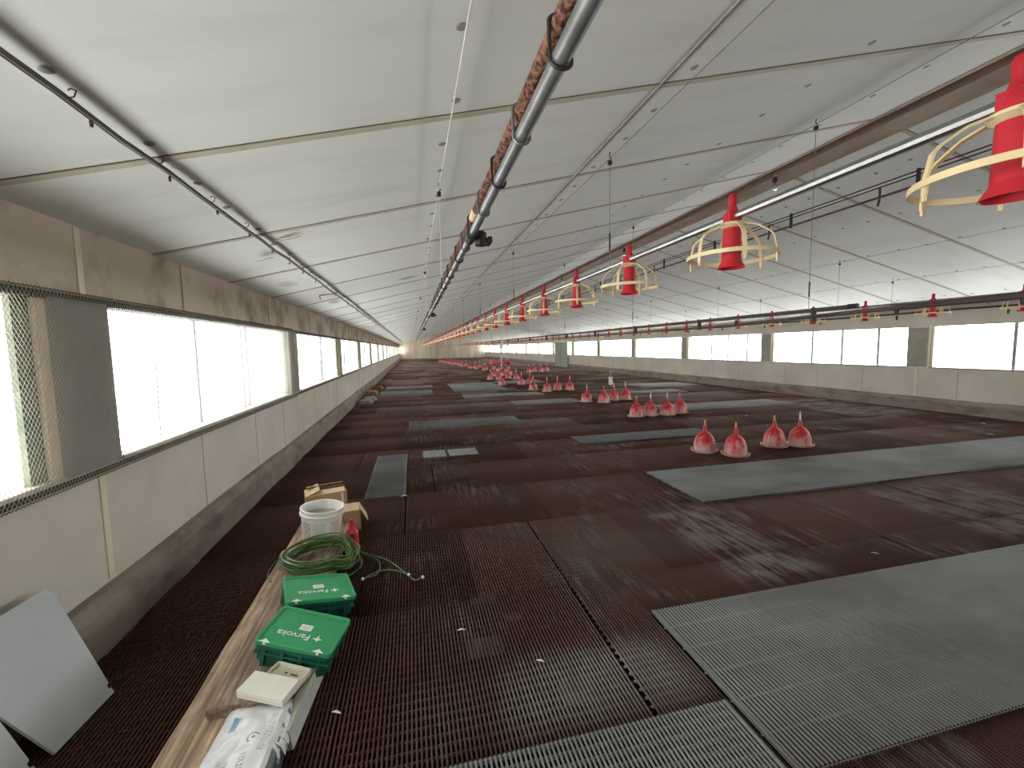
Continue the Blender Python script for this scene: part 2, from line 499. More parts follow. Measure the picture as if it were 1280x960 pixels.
rng = random.Random(11)
PITCH = .018
FX0, FX1 = XL + .06, XR - .06
CUT = [(1.25, 5.1, 1.08, 2.01), (.02, 1.225, .5, 1.405), (2.62, 9.7, 3.36, 4.35), (2.5, 4.85, 5.9, 6.45)]
boxes = []
seams = {}
for kr in range(-3, 14):
    ya = .42 + kr; yb = ya + .992
    off = {1: .91, 2: .91, 3: -.12, 4: 1.46, 0: 1.22}.get(kr, rng.uniform(0, 1.2))
    sx = [off + 1.27 * j for j in range(-12, 12)]
    dz = {j: rng.uniform(-.006, .004) for j in range(-14, 14)}
    nb = int((FX1 - FX0) / PITCH)
    for i in range(nb):
        x = FX0 + i * PITCH
        j = math.floor((x - off) / 1.27); fx = (x - off) - 1.27 * j
        if fx < .009: continue
        segs = [(ya, yb)]
        for (qx0, qx1, qy0, qy1) in CUT:
            if qx0 <= x <= qx1:
                segs = [p for a, b in segs for p in ((a, min(b, qy0)), (max(a, qy1), b)) if p[1] - p[0] > .004]
        for a, b in segs:
            boxes.append((x, x + .0076, a, b, -.008 + dz[j], dz[j]))
    for j in range(-12, 12):
        xa = max(FX0, off + 1.27 * j + .009); xb = min(FX1, off + 1.27 * (j + 1))
        if xb <= xa: continue
        nc = 22
        for c in range(nc):
            y = ya + .004 + c * (.97 / (nc - 1))
            segs = [(xa, xb)]
            for (qx0, qx1, qy0, qy1) in CUT:
                if qy0 - .006 <= y <= qy1:
                    segs = [p for a, b in segs for p in ((a, min(b, qx0)), (max(a, qx1), b)) if p[1] - p[0] > .004]
            for a, b in segs:
                boxes.append((a, b, y, y + .005, -.018 + dz[j], -.004 + dz[j]))
YF = 14.42
y = YF
while y < Y1:
    yb = min(y + 1.0, Y1)
    y += 1.0
nb = int((FX1 - FX0) / .036)
for i in range(nb):
    x = FX0 + i * .036
    boxes.append((x, x + .02, YF, Y1, -.022, -.001))
yy = YF
while yy < Y1:
    boxes.append((FX0, FX1, yy, yy + .05, -.022, -.004)); yy += .1
fl = bars_np('floor', boxes, M['slat']); struct(fl)
pit = MB(); pit.box(XL - .1, XR + .1, Y0 - .1, Y1 + .1, -.75, -.7); struct(pit.build('ground', M['pit']))
# a few slots caked shut
cake = MB()
for (cx, cy, w, d) in ((.36, 2.42, .07, .05), (.31, 2.0, .09, .07), (.66, 1.62, .08, .06), (.5, 2.2, .05, .03), (.95, 3.05, .2, .02), (-.02, 5.5, .12, .05), (.3, 5.62, .1, .03), (.52, 5.62, .12, .025), (2.0, 5.1, .3, .02), (1.9, 2.75, .12, .05), (2.25, 2.6, .1, .08), (2.35, 2.95, .14, .1)):
    cake.box(cx - w, cx + w, cy - d, cy + d, -.016, -.0105)
co = cake.build('caked_dirt', M['brownsplate']); tag(co, 'dry brown dirt caked into slots of the slatted floor', 'dirt', kind='stuff')

def slat_panel(x0, x1, y0, y1, label, mat='grayslat', z=.016, pitch=.02, bw=.0088, cross=.16):
    bx = []
    x = x0
    while x < x1:
        bx.append((x, x + bw, y0, y1, z - .0065, z)); x += pitch
    y = y0
    while y < y1:
        bx.append((x0, x1, y, y + .005, z - .024, z - (.005 if cross < .1 else .015))); y += cross
    bx.append((x0, x0 + .014, y0, y1, z - .012, z + .001)); bx.append((x1 - .014, x1, y0, y1, z - .012, z + .001))
    o = bars_np('slatted_panel', bx, M[mat]); tag(o, label, 'floor panel', 'loose slatted panels on the floor')
    return o
slat_panel(1.25, 5.1, 1.08, 2.01, 'long grey slatted floor panel with clear bars, at the front of the hall', z=.018)
slat_panel(.02, 1.225, .5, 1.405, 'worn grey grid panel at the bottom edge of the picture, beside the long grey panel', 'grayslat', .012, .018, .008, .045)
slat_panel(2.62, 9.7, 3.36, 4.35, 'long grey slatted panel running right across in front of the first floor drinkers')
slat_panel(2.5, 4.85, 5.9, 6.45, 'narrow grey slatted panel behind the first pair of floor drinkers', 'paleslat')
slat_panel(-.1, 2.1, 7.9, 8.85, 'grey slatted panel in mid floor between the wall side and the second drinker row', 'paleslat')
slat_panel(5.7, 9.0, 8.25, 9.2, 'grey slatted panel just right of the second row of floor drinkers')
slat_panel(2.6, 4.4, 10.45, 11.35, 'grey slatted panel directly left of the third row of floor drinkers')
slat_panel(1.5, 4.0, 12.5, 13.4, 'grey slatted panel left of the fourth row of floor drinkers', pitch=.04, bw=.024)
slat_panel(1.4, 3.3, 14.5, 17.9, 'broad grey slatted area left of the drinker heap', pitch=.04, bw=.026)
slat_panel(3.45, 5.4, 16.8, 18.4, 'grey slatted panel in front of the drinker heap', pitch=.04, bw=.026)
slat_panel(-1.1, .65, 13.8, 15.6, 'pale grey slatted panel beside the window wall, before the rubbish heap', 'paleslat', pitch=.04, bw=.026)
slat_panel(-1.0, .75, 16.2, 17.6, 'pale grey slatted panel beside the window wall, past the rubbish heap', 'paleslat', pitch=.04, bw=.026)
slat_panel(6.5, 8.4, 11.6, 12.4, 'grey slatted panel right of the third row of floor drinkers', pitch=.03, bw=.018)
slat_panel(7.9, 10.2, 13.2, 14.7, 'grey slatted panel close to the far side wall, beyond the third drinker row', pitch=.04, bw=.026)
slat_panel(-.52, -.12, 4.36, 6.1, 'narrow pale slatted strip lying lengthways beyond the cardboard box', 'brownslat', .012, .018, .012, .25)
for (x0, x1, lb) in ((.1, .42, 'small caked grey floor plate, the one nearer the window wall'), (.46, .87, 'small caked grey floor plate, the longer of the two lying end to end')):
    p = MB(); p.cbox(x0, x1, 5.82, 6.2, .0, .012, .01)
    tag(p.build('floor_plate', M['plate']), lb, 'plate', 'small grey floor plates')

# ------------------------------------------------------------------ windows
def window(idx, side, ya, yb, mull, folds):
    X = XL if side == 'left' else XR
    s = -1 if side == 'left' else 1
    root = empty('window_%d' % idx, (X, (ya + yb) / 2, SILL)); struct(root)
    f = MB()
    def bxx(d0, d1, y0, y1, z0, z1, mi=0):
        a, b = sorted((s * d0, s * d1)); f.box(a, b, y0 - (ya + yb) / 2, y1 - (ya + yb) / 2, z0 - SILL, z1 - SILL, mi)
    if side == 'left':
        bxx(-.012, .12, ya, yb, SILL, SILL + .02, 1)                 # pale sill
        bxx(-.016, -.002, ya - .42, yb, SILL - .03, SILL - .006, 2)   # dark lower edge
        bxx(-.012, .1, ya, yb, TOP - .015, TOP, 2)
        bxx(-.02, -.004, ya - .42, yb, TOP, TOP + .022, 2)
        bxx(.0, .03, yb - .06, yb, SILL + .02, TOP - .015, 0)       # timber jambs
        bxx(.02, .045, yb - .15, yb - .06, SILL + .02, TOP - .015, 3)
        bxx(.02, .12, ya, ya + .03, SILL + .02, TOP - .015, 4)
    else:
        bxx(-.012, .12, ya, yb, SILL - .012, SILL + .012, 4)
        bxx(.0, .12, ya, yb, TOP - .012, TOP, 4)
        bxx(-.006, .1, yb - .05, yb - .008, SILL + .012, TOP - .012, 5)
        bxx(.02, .12, ya, ya + .03, SILL + .012, TOP - .012, 4)
        bxx(-.03, -.001, yb + .0, yb + .035, SILL - .012, TOP, 5)   # cream conduit on the pillar
        bxx(-.012, -.001, yb + .035, yb + PW, TOP - .03, TOP - .005, 5)
        bxx(-.012, -.001, yb + .0, yb + PW, SILL - .012, SILL + .012, 5)
    f.build('window_frame', [M['jamb'], M['sill'], M['darksill'], M['algae'], M['pillar'], M['conduit']], root)
    MW = .013 if side == 'left' else .024
    for my in mull:
        q = MB(); a, b = sorted((s * .095, s * .125)); q.box(a, b, my - (ya + yb) / 2 - MW, my - (ya + yb) / 2 + MW, 0, TOP - SILL)
        q.build('mullion', M['dullsteel'], root)
    if side == 'left':
        q = MB(); r2 = random.Random(idx * 7)
        for i in range(4 if idx < 3 else (13 if idx < 6 else 8)):
            y = r2.uniform(ya + .3, yb - .15) - (ya + yb) / 2; t = r2.uniform(-.1, .1); w_ = r2.uniform(.003, .007) * (1 if idx < 5 else 1.6)
            zt = TOP - SILL
            q.loft([[(-.128, y - w_, 0), (-.128, y + w_, 0), (-.12, y + w_, 0), (-.12, y - w_, 0)], [(-.128, y + t * .4 - w_, zt * .5), (-.128, y + t * .4 + w_, zt * .5), (-.12, y + t * .4 + w_, zt * .5), (-.12, y + t * .4 - w_, zt * .5)], [(-.128, y + t - w_ * .5, zt), (-.128, y + t + w_ * .5, zt), (-.12, y + t + w_ * .5, zt), (-.12, y + t - w_ * .5, zt)]])
        q.build('film_fold', M['fold'], root)
    # film pane with shallow folds
    n = 90; rr = random.Random(idx); ph = [rr.uniform(0, 6.28) for _ in range(5)]
    rings = []
    for i in range(n + 1):
        y = ya - .05 + (yb - ya + .1) * i / n
        d = .15 + (folds * (.012 * math.sin(y * 9 + ph[0]) + .009 * math.sin(y * 23 + ph[1]) + .006 * math.sin(y * 41 + ph[2])) if folds else 0)
        col = []
        for z in (-.04, .3, .6, TOP - SILL + .04):
            dd = d + folds * .006 * math.sin(z * 5 + y * 3 + ph[3])
            col.append((s * dd, y - (ya + yb) / 2, z))
        rings.append(col)
    pn = MB(); pn.loft(rings, False, False, closed=False)
    pn.build('pane', M['film'], root, smooth=True)
wi = 0
edges = [Y0 + .05] + [v for v in LP if v < Y1]
for k in range(len(LP) - 1):
    ya, yb = LP[k] + PW, LP[k + 1]
    if yb > Y1: yb = Y1 - .1
    if k == 0: ya, yb = LP[0] + PW, LP[1]
    wi += 1
    L_ = yb - ya
    window(wi, 'left', ya, yb, [ya + L_ * .33, ya + L_ * .60, ya + L_ * .64] if k < 5 else [ya + L_ * .5], 1.0)
for k in range(len(RP) - 1):
    ya, yb = RP[k] + PW, RP[k + 1]
    if yb > Y1: yb = Y1 - .1
    wi += 1
    L_ = yb - ya
    mu = [ya + L_ * .19, ya + L_ * .43, ya + L_ * .66] if k < 6 else [ya + L_ * .33, ya + L_ * .66]
    window(wi, 'right', ya, yb, mu, .25)

# wire netting stretched inside the window wall
def netting(y0, y1, label, z0=SILL - .035, z1=TOP + .03, x=XL + .022):
    root = empty('wire_netting', (x, y0, z0))
    w = MB(); P = .021; H = z1 - z0; L_ = y1 - y0; rr = .0011; sl = .62
    # two families of slanting wires (diamond mesh)
    for fam in (1, -1):
        n = int((L_ + H * sl) / P) + 2
        for i in range(n):
            if fam == 1: ys, ye = i * P - H * sl, i * P
            else: ys, ye = i * P, i * P - H * sl
            za, zb = 0.0, H
            def clip(ya, yb, za, zb):
                t0, t1 = 0.0, 1.0; d = yb - ya
                for lim, sg in ((0, 1), (L_, -1)):
                    fa, fb = (ya - lim) * sg, (yb - lim) * sg
                    if fa < 0 and fb < 0: return None
                    if fa < 0: t0 = max(t0, fa / (fa - fb))
                    if fb < 0: t1 = min(t1, fa / (fa - fb))
                if t1 <= t0: return None
                return ya + d * t0, ya + d * t1, za + (zb - za) * t0, za + (zb - za) * t1
            c = clip(ys, ye, za, zb)
            if c is None: continue
            w.tube([(fam * .0008, c[0], c[2]), (fam * .0008, c[1], c[3])], rr, 3, cap=False)
    w.build('net', M['mesh'], root)
    e = MB()
    for z in (0, H):
        e.tube([(0.004, j * .0105, z + (.004 if j % 2 else -.004)) for j in range(int(L_ / .0105) + 1)], .0022, 4)
    e.build('selvedge', M['darksill'], root)
    tag(root, label, 'netting', 'wire netting on the window wall')
netting(.6, 2.87, 'wire netting over the first window and its pillar at the picture edge')
netting(2.88, 6.6, 'wire netting over the second window, behind the planks')

# door leaf on the far side wall
d = empty('door_1', (XR - .07, 29.1, 0)); struct(d)
q = MB(); q.box(-.02, .02, -1.3, 1.3, .02, 1.8)
for yy in (-1.3, -.02, 1.26): q.box(-.04, -.02, yy, yy + .04, .02, 1.8)
for zz in (.02, .9, 1.76): q.box(-.035, -.02, -1.3, 1.3, zz, zz + .04)
q.build('door_leaf', M['door'], d)
h_ = MB(); h_.tube([(-.045, .2, .95), (-.08, .2, .95), (-.08, .2, 1.1), (-.045, .2, 1.1)], .012, 6); h_.build('handle', M['dullsteel'], d)

# ------------------------------------------------------------------ overhead lines
def zpipe(pts, r, n=10): 
    return MB().tube(pts, r, n)
def lin(x, z, y0, y1, step=1.5, jx=0, jz=0, seed=1):
    rr = random.Random(seed); k = int((y1 - y0) / step) + 1
    return [(x + rr.uniform(-jx, jx), y0 + (y1 - y0) * i / k, z + rr.uniform(-jz, jz)) for i in range(k + 1)]
YE = 57.5
# drinker line over the camera: rusty support tube strapped to a grey pipe
dl = empty('drinker_line', (.22, 0, 1.9))
def rel(pts, o): return [(p[0] - o[0], p[1] - o[1], p[2] - o[2]) for p in pts]
rustp = [(.217, y, 1.944 - .012 * min(1, max(0, y - .5))) for y in [-.9 + .25 * i for i in range(235)]]
zpipe(rel(rustp, (.22, 0, 1.9)), .0135, 12).build('support_tube', M['rust'], dl, True)
grayp = [(.217, y, 1.899 - .012 * min(1, max(0, y - .5))) for y in [-.9 + .5 * i for i in range(118)]]
zpipe(rel(grayp, (.22, 0, 1.9)), .0132, 12).build('water_pipe', M['dullsteel'], dl, True)
yc = .16
cn = 0
while yc < 18:
    z = 1.92 - .012 * min(1, max(0, yc - .5))
    c = MB(); pts = []
    for j in range(20):
        a = 2 * math.pi * j / 20
        pts.append((-.003 + .0165 * math.cos(a), yc + .006 * math.sin(a), z - 1.9 + .0015 + (.0225 if math.sin(a) > 0 else -.0225) + .0165 * math.sin(a)))
    c.tube(pts, .003, 6, closed=True); c.build('strap', M['dullsteel'] if cn % 2 else M['black'], dl, True)
    yc += .215 if yc < 4 else .6
    cn += 1
for yv in (1.5, 4.9, 8.4):
    v = MB(); z = -.013
    v.lathe([(0, -.03), (.02, -.03), (.022, .012), (.012, .02), (0, .02)], 10, (.03, yv, z))
    v.box(.03, .07, yv - .007, yv + .007, z - .016, z - .004); v.box(.055, .07, yv - .012, yv + .05, z - .02, z - .0)
    v.tube([(-.003, yv - .03, -.013), (-.003, yv + .045, -.013)], .019, 10)
    v.build('valve', M['black'], dl)
    t = MB(); t.tube([(-.003, yv - .14, .032), (-.003, yv - .06, .032)], .0148, 10); t.build('tape_wrap', M['cardlight'], dl, True)
tag(dl, 'rusty tube strapped to a grey drinker pipe, running overhead nearest the window wall', 'drinker line')

# thin black line under the ceiling close to the windows
ln = empty('light_cable', (-1.0, 0, 2.285))
c = MB(); rr = random.Random(5)
pts = [(-.0 + rr.uniform(-.004, .004), -.5 + .3 * i, rr.uniform(-.006, .006)) for i in range(194)]
c.tube(pts, .0105, 8); c.build('conduit', M['black'], ln, True)
c = MB(); c.tube([(p[0] + .012, p[1], p[2] - .009) for p in pts], .006, 6); c.build('cable', M['darkpipe'], ln, True)
for i in range(16):
    y = 1.15 + i * .47 if i < 8 else 5 + (i - 8) * 1.2
    hk = MB(); hk.tube([(.008, y, -.01), (.03, y + .005, .0), (.033, y + .012, .022), (.018, y + .014, .028), (.012, y + .01, .02)], .0022, 5)
    hk.build('hook', M['rust'], ln, True)
    nb = MB(); nb.lathe([(0, -.03), (.005, -.03), (.006, -.016), (.004, -.008), (0, -.006)], 8, (-.005, y + .13, 0)); nb.build('cable_clip', M['rust'], ln)
tag(ln, 'thin black cable line clipped under the ceiling close to the window wall', 'cable')

def pipe_thing(name, pts, r, mat, label, cat, extra=None, n=10):
    o = empty(name, pts[0])
    zpipe(rel(pts, pts[0]), r, n).build('pipe', mat, o, True)
    if extra: extra(o, pts[0])
    tag(o, label, cat)
    return o

# feeder tubes
pipe_thing('feeder_tube', [(1.47, -1.5, 2.08), (1.47, YE, 2.08)], .0185, M['steel'], 'shiny steel feeder tube crossing the upper right with the large red feeders hung on it', 'tube')
pipe_thing('feeder_tube', [(7.47, -1.5, 2.06), (7.47, YE, 2.06)], .0185, M['steel'], 'steel feeder tube behind the dark pipes, in front of the distant windows', 'tube')

# middle drinker pipes (x=3.41)
def d2extra(o, b):
    lo = MB()
    pts = [(0, -1.6, -.02), (0, 1.4, -.03), (0, 2.6, -.045), (0, 4, -.085), (0, 6, -.085), (0, YE, -.085)]
    pts = [(p[0], p[1] - b[1], p[2]) for p in pts]
    lo.tube(pts, [.024, .023, .017, .015, .014, .014], 10); lo.build('water_pipe', M['darkpipe'], o, True)
    for i in range(14):
        y = 3.0 + i * 1.5
        k = MB(); k.box(-.018, .018, y - .012 - b[1], y + .012 - b[1], -.105, .018); k.build('bracket', M['black'], o)
    k = MB(); k.tube([(0, 2.63 - b[1], 0), (0, 2.7 - b[1], 0)], .02, 10); k.build('end_cap', M['black'], o, True)
    for y in (1.7, 2.35, 3.9):
        k = MB(); k.lathe([(0, -.045), (.013, -.045), (.016, -.02), (.012, .01), (0, .012)], 8, (0, y - b[1], -.04)); k.build('valve', M['black'], o)
pipe_thing('drinker_line', [(3.41, 2.66, 1.772), (3.41, YE, 1.772)], .0155, M['darkpipe'], 'dark twin drinker pipes with a capped end, hung across in front of the distant windows', 'drinker line', d2extra)
def d3extra(o, b):
    for i in range(16):
        y = 1.5 + i * 1.5
        k = MB(); k.lathe([(0, -.06), (.012, -.06), (.016, -.03), (.02, 0), (.012, .025), (0, .025)], 8, (0, y - b[1], 0)); k.build('nipple', M['black'], o)
pts = []
for i in range(60):
    y = -1 + i
    pts.append((8.72, y, 1.975 - .05 * max(0, (5 - y) / 5) ** 1.5 - .01 * math.sin(y * 1.1)))
pipe_thing('drinker_line', pts, .018, M['darkpipe'], 'thin dark drinker pipe just above the distant windows', 'drinker line', d3extra)

# pipes under the ridge
bc = empty('supply_line', (4.62, 0, 3.0))
for dx, dz in ((0, .055), (0, .02)):
    k = MB(); k.tube([(dx, -1, dz), (dx, YE, dz)], .0065, 6); k.build('rod', M['black'], bc, True)
k = MB(); k.tube([(0, -1, -.075), (0, YE, -.075)], .012, 8); k.build('water_pipe', M['darkpipe'], bc, True)
for i in range(14):
    y = 3.07 + i * 1.35
    k = MB(); k.box(-.012, .012, y - .011, y + .011, -.1, .075); k.build('bracket', M['black'], bc)
    k = MB(); k.tube([(0, y + .33, .02), (0, y + .33, -.06), (.012, y + .34, -.1), (.02, y + .36, -.15)], .011, 6); k.build('tap', M['rust'], bc)
tag(bc, 'pair of black rods with a brown supply pipe hanging under the roof ridge', 'supply line')

# added thin tube, drawn in place of a soft shadow line on the ceiling
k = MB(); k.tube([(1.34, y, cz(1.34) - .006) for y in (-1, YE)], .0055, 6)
tag(k.build('ceiling_shadow_line', M['wire']), 'thin grey tube standing in for a soft shadow line along the ceiling, beside the rusty drinker line', 'cable')

# winch ropes under the ceiling and drop wires
ORD = ['first', 'second', 'third', 'fourth', 'fifth', 'sixth', 'seventh', 'eighth', 'ninth', 'tenth', 'eleventh', 'twelfth', 'thirteenth', 'fourteenth', 'fifteenth', 'sixteenth', 'seventeenth', 'eighteenth', 'nineteenth', 'twentieth']
def ordw(i):
    if i < 20: return ORD[i]
    t = ['twenty', 'thirty', 'forty', 'fifty', 'sixty'][(i + 1) // 10 - 2]; u = (i + 1) % 10
    return {'twenty': 'twentieth', 'thirty': 'thirtieth', 'forty': 'fortieth', 'fifty': 'fiftieth', 'sixty': 'sixtieth'}[t] if u == 0 else t + '-' + ORD[u - 1]
ROPES = [(.22, 'white cord above the rusty drinker line', 'cord', .0032, 1.92, 'the rusty drinker line'),
         (1.47, 'steel rope above the large red feeders', 'wire', .0025, 2.1, 'the large red feeders'),
         (3.41, 'steel rope under the ridge slope', 'wire', .0025, 1.79, 'the dark capped drinker pipes'),
         (7.45, 'steel rope above the distant feeder tube', 'wire', .0025, 2.08, 'the distant feeder tube'),
         (8.7, 'steel rope above the window-side drinker pipe', 'wire', .0025, 1.99, 'the window-side drinker pipe')]
for (x, lb, mt, rr_, zb, over) in ROPES:
    k = MB(); k.tube([(x, -1.5, cz(x) - .045), (x, YE, cz(x) - .045)], rr_, 5)
    tag(k.build('winch_rope', M[mt]), 'long winch rope strung along the ceiling: ' + lb, 'rope', 'winch ropes along the ceiling')
    for i in range(10):
        y = (2.97 if x != 3.41 and x < 5 else 3.05) + 3.04 * i
        root = empty('drop_wire', (x, y, cz(x)))
        zt = cz(x)
        w = MB(); w.tube([(0, 0, -.09), (0, 0, zb - zt + .0)], .0026 if x != .22 else .0022, 5); w.build('wire', M['cord' if x == .22 else 'wire'], root)
        p = MB(); p.tube([(0, 0, .0), (.0, .004, -.03), (.012, .0, -.045), (0, -.004, -.06)], .004, 5)
        p.lathe([(0, -.012), (.016, -.012), (.018, 0), (.016, .012), (0, .012)], 10, M=Matrix.Translation((0, 0, -.075)) @ Matrix.Rotation(R(90), 4, 'Y'))
        p.build('pulley', M['black'], root)
        if x == 1.47 or x == 3.41:
            p = MB(); p.tube([(0, 0, zb - zt + .1), (0, 0, zb - zt + .23)], .006, 6); p.build('turnbuckle', M['black'], root)
        tag(root, '%s drop wire with pulley, counted from the camera, above %s' % (ordw(i), over), 'wire', 'drop wires holding the overhead lines')

# ------------------------------------------------------------------ hanging feeders
def cap_mb(mb, mi=0):
    mb.lathe([(0, .105), (.013, .103), (.0185, .094), (.019, .07), (.017, .05), (.022, .035), (.03, .015), (.034, -.01), (.034, -.03)], 16, mi=mi, capa=True)
    mb.box(-.027, .027, -.034, .034, -.022, .022, mi)
def body_mb(mb, mi=0):
    mb.lathe([(.036, -.03), (.0385, -.06), (.041, -.19), (.043, -.2), (.06, -.232), (.057, -.232), (.04, -.205), (.038, -.19)], 24, mi=mi)
def hub_mb(mb, mi=0):
    mb.lathe([(.036, -.045), (.046, -.03), (.056, -.03), (.056, -.038), (.036, -.052)], 18, mi=mi)
def spoke_mb(mb, a, mi=0):
    ca, sa = math.cos(a), math.sin(a)
    def P(r, z): return (r * ca, r * sa, z)
    mb.strip([P(.05, -.034), P(.105, -.052), P(.155, -.088), P(.172, -.108), P(.185, -.175), P(.184, -.21)], .017, .006, (-sa, ca, 0), mi)
    mb.strip([P(.184, -.205), P(.183, -.225)], .009, .006, (-sa, ca, 0), mi)
def ring_mb(mb, mi=0):
    mb.lathe([(.19, -.19), (.195, -.19), (.195, -.172), (.19, -.172), (.19, -.19)], 36, mi=mi)
def feeder_full():
    root = empty('hanging_feeder')
    a = MB(); cap_mb(a); a.build('tube_saddle', M['red'], root, True)
    a = MB(); body_mb(a); a.build('drop_tube', M['red'], root, True)
    a = MB(); hub_mb(a); a.build('grille_hub', M['cream'], root, True)
    a = MB(); ring_mb(a); a.build('grille_ring', M['cream'], root, True)
    for j in range(6):
        a = MB(); spoke_mb(a, R(20 + 60 * j)); a.build('grille_spoke', M['cream'], root)
    return root
def feeder_one():
    a = MB(); cap_mb(a, 0); body_mb(a, 0); hub_mb(a, 1); ring_mb(a, 1)
    for j in range(6): spoke_mb(a, R(20 + 60 * j), 1)
    return a.build('hanging_feeder', [M['red'], M['cream']], smooth=True)
FF = feeder_full(); FO = feeder_one()
usedF = [False, False]
def place_feeder(full, loc, rz, label, group):
    src = FF if full else FO; i = 0 if full else 1
    o = src if not usedF[i] else dup(src, loc)
    usedF[i] = True
    o.location = loc; o.rotation_euler = (0, 0, rz)
    tag(o, label, 'feeder', group)
for k in range(60):
    y = .77 + .953 * k
    if y > YE: break
    lb = 'red poultry feeder with cream cage, %s from the camera on the shiny feeder tube' % ordw(k)
    place_feeder(k < 14, (1.47, y, 2.08), R(random.Random(k).uniform(-20, 20)), lb, 'red feeders on the shiny overhead tube')
for k in range(57):
    y = 3.72 + .953 * k
    if y > YE: break
    lb = 'red feeder with cream cage, %s from the camera on the distant tube by the windows' % ordw(k)
    place_feeder(k < 6, (7.47, y, 2.06), R(random.Random(k + 99).uniform(-20, 20)), lb, 'red feeders on the distant tube')

# ------------------------------------------------------------------ bell drinkers on the floor
def bell_parts():
    dome = MB(); dome.lathe([(.133, .028), (.138, .06), (.138, .11), (.13, .16), (.112, .205), (.085, .24), (.05, .268), (.03, .285), (.026, .3)], 26)
    pan = MB(); pan.lathe([(0, .004), (.15, .004), (.172, .012), (.182, .034), (.176, .037), (.164, .02), (.13, .018), (.13, .03)], 28)
    neck = MB(); neck.lathe([(.03, .285), (.027, .3), (.022, .36), (.014, .375), (0, .376)], 14)
    valve = MB(); valve.lathe([(.012, .372), (.013, .40), (.010, .415), (.0135, .43), (.011, .452), (0, .453)], 10)
    capv = MB(); capv.lathe([(.009, .45), (.008, .48), (.005, .498), (0, .5)], 8)
    return dome, pan, neck, valve, capv
def bell_full(vm, cm):
    root = empty('bell_drinker')
    d, p, n, v, c = bell_parts()
    d.build('bell', M['bell'], root, True); p.build('pan', M['pan'], root, True); n.build('neck', M['red'], root, True)
    v.build('valve', M[vm], root, True); c.build('valve_tip', M[cm], root, True)
    return root
def bell_one():
    d, p, n, v, c = bell_parts(); a = MB()
    for i, q in enumerate((d, p, n, v, c)): a.add(q.v, q.f, i)
    return a.build('bell_drinker', [M['bell'], M['pan'], M['red'], M['white'], M['white']], smooth=True)
BY = bell_full('yellow', 'rust'); BW = bell_full('white', 'white'); BO = bell_one(); used = {}
def place_bell(kind, loc, label, rz=None, rot=None, group='red bell drinkers set down on the floor'):
    src = {'y': BY, 'w': BW, 'o': BO}[kind]
    o = src if kind not in used else dup(src, loc)
    used[kind] = 1
    o.location = loc; o.rotation_euler = rot or (R(random.uniform(-2, 2)), R(random.uniform(-2, 2)), random.uniform(0, 6.28))
    if rot is None: o.location.z += .004
    tag(o, label, 'drinker', group)
POS = ['leftmost', 'second from left', 'third from left', 'rightmost']
ROWS = [('first', [(3.9, 4.99, 'y'), (4.15, 4.70, 'y'), (5.02, 4.94, 'y'), (5.38, 4.86, 'w')]),
        ('second', [(4.5, 7.86, 'y'), (4.84, 7.92, 'w'), (5.2, 7.84, 'w'), (5.6, 7.96, 'y')]),
        ('third', [(4.46, 10.36, 'w'), (4.81, 10.06, 'y'), (5.27, 10.4, 'w'), (5.64, 10.44, 'w')]),
        ('fourth', [(4.02, 13.9, 'o'), (4.32, 13.26, 'o'), (4.8, 13.6, 'o'), (5.18, 13.45, 'o')])]
for rn, lst in ROWS:
    for (x, y, kd), ps in zip(lst, POS):
        place_bell(kd, (x, y, .004), 'red bell drinker with limescale, %s in the %s row of floor drinkers' % (ps, rn))
FAR = [((3.43, 16.3), 'single pale drinker left of the fifth row'), ((4.2, 16.2), 'left drinker of the pair just behind the fourth row'), ((4.62, 16.4), 'right drinker of the pair just behind the fourth row'),
       ((3.5, 19.2), 'drinker at the left foot of the red heap'), ((3.85, 19.0), 'drinker at the middle of the heap foot'), ((4.4, 19.4), 'left of two drinkers right of the heap'), ((4.66, 18.9), 'right of two drinkers right of the heap'),
       ((6.58, 23.6), 'leftmost of four drinkers before the green door'), ((7.08, 24.2), 'second of four drinkers before the green door'), ((7.42, 23.9), 'third of four drinkers before the green door'), ((7.96, 24.5), 'rightmost of four drinkers before the green door')]
for (x, y), lb in FAR: place_bell('o', (x, y, .004), 'red and white bell drinker, ' + lb)
rr = random.Random(21)
cnt = 0
for (x, y) in [(2.9, 46.5), (3.3, 44.6), (3.75, 43.6), (3.6, 40.9), (3.95, 39.2), (3.5, 38.2), (4.1, 36.6), (3.9, 33.4), (4.1, 30.4), (4.6, 31.4), (5.1, 32.5), (4.9, 28.6), (4.4, 29.6), (3.9, 41.8), (3.2, 47.6), (4.4, 35.2), (4.0, 37.8), (3.4, 42.4), (4.6, 27.4), (5.3, 26.2), (5.6, 25.1)]:
    cnt += 1
    place_bell('o', (x, y, .004), 'small distant bell drinker, %s counting from the far end of the hall' % ordw(cnt - 1), group='distant bell drinkers towards the end wall')
# heap of stacked drinkers
for i, (x, y, lb) in enumerate(((4.1, 21.6, 'at its front corner'), (4.5, 21.55, 'in the middle of its front'), (4.9, 21.6, 'at its front end'), (4.3, 22.1, 'second row, first'), (4.72, 22.1, 'second row, middle'), (5.1, 22.1, 'second row, last'))):
    place_bell('o', (x, y, .004), 'bell drinker standing in the red heap, ' + lb, group='bell drinkers in a heap')
for i, (x, y, lb) in enumerate(((4.16, 21.72, 'window-wall side'), (4.54, 21.7, 'middle'), (4.92, 21.74, 'far side'))):
    place_bell('o', (x, y + .25, .7), 'bell drinker lying on top of the red heap, ' + lb, rot=(R(92), 0, R(10 * i)), group='bell drinkers in a heap')

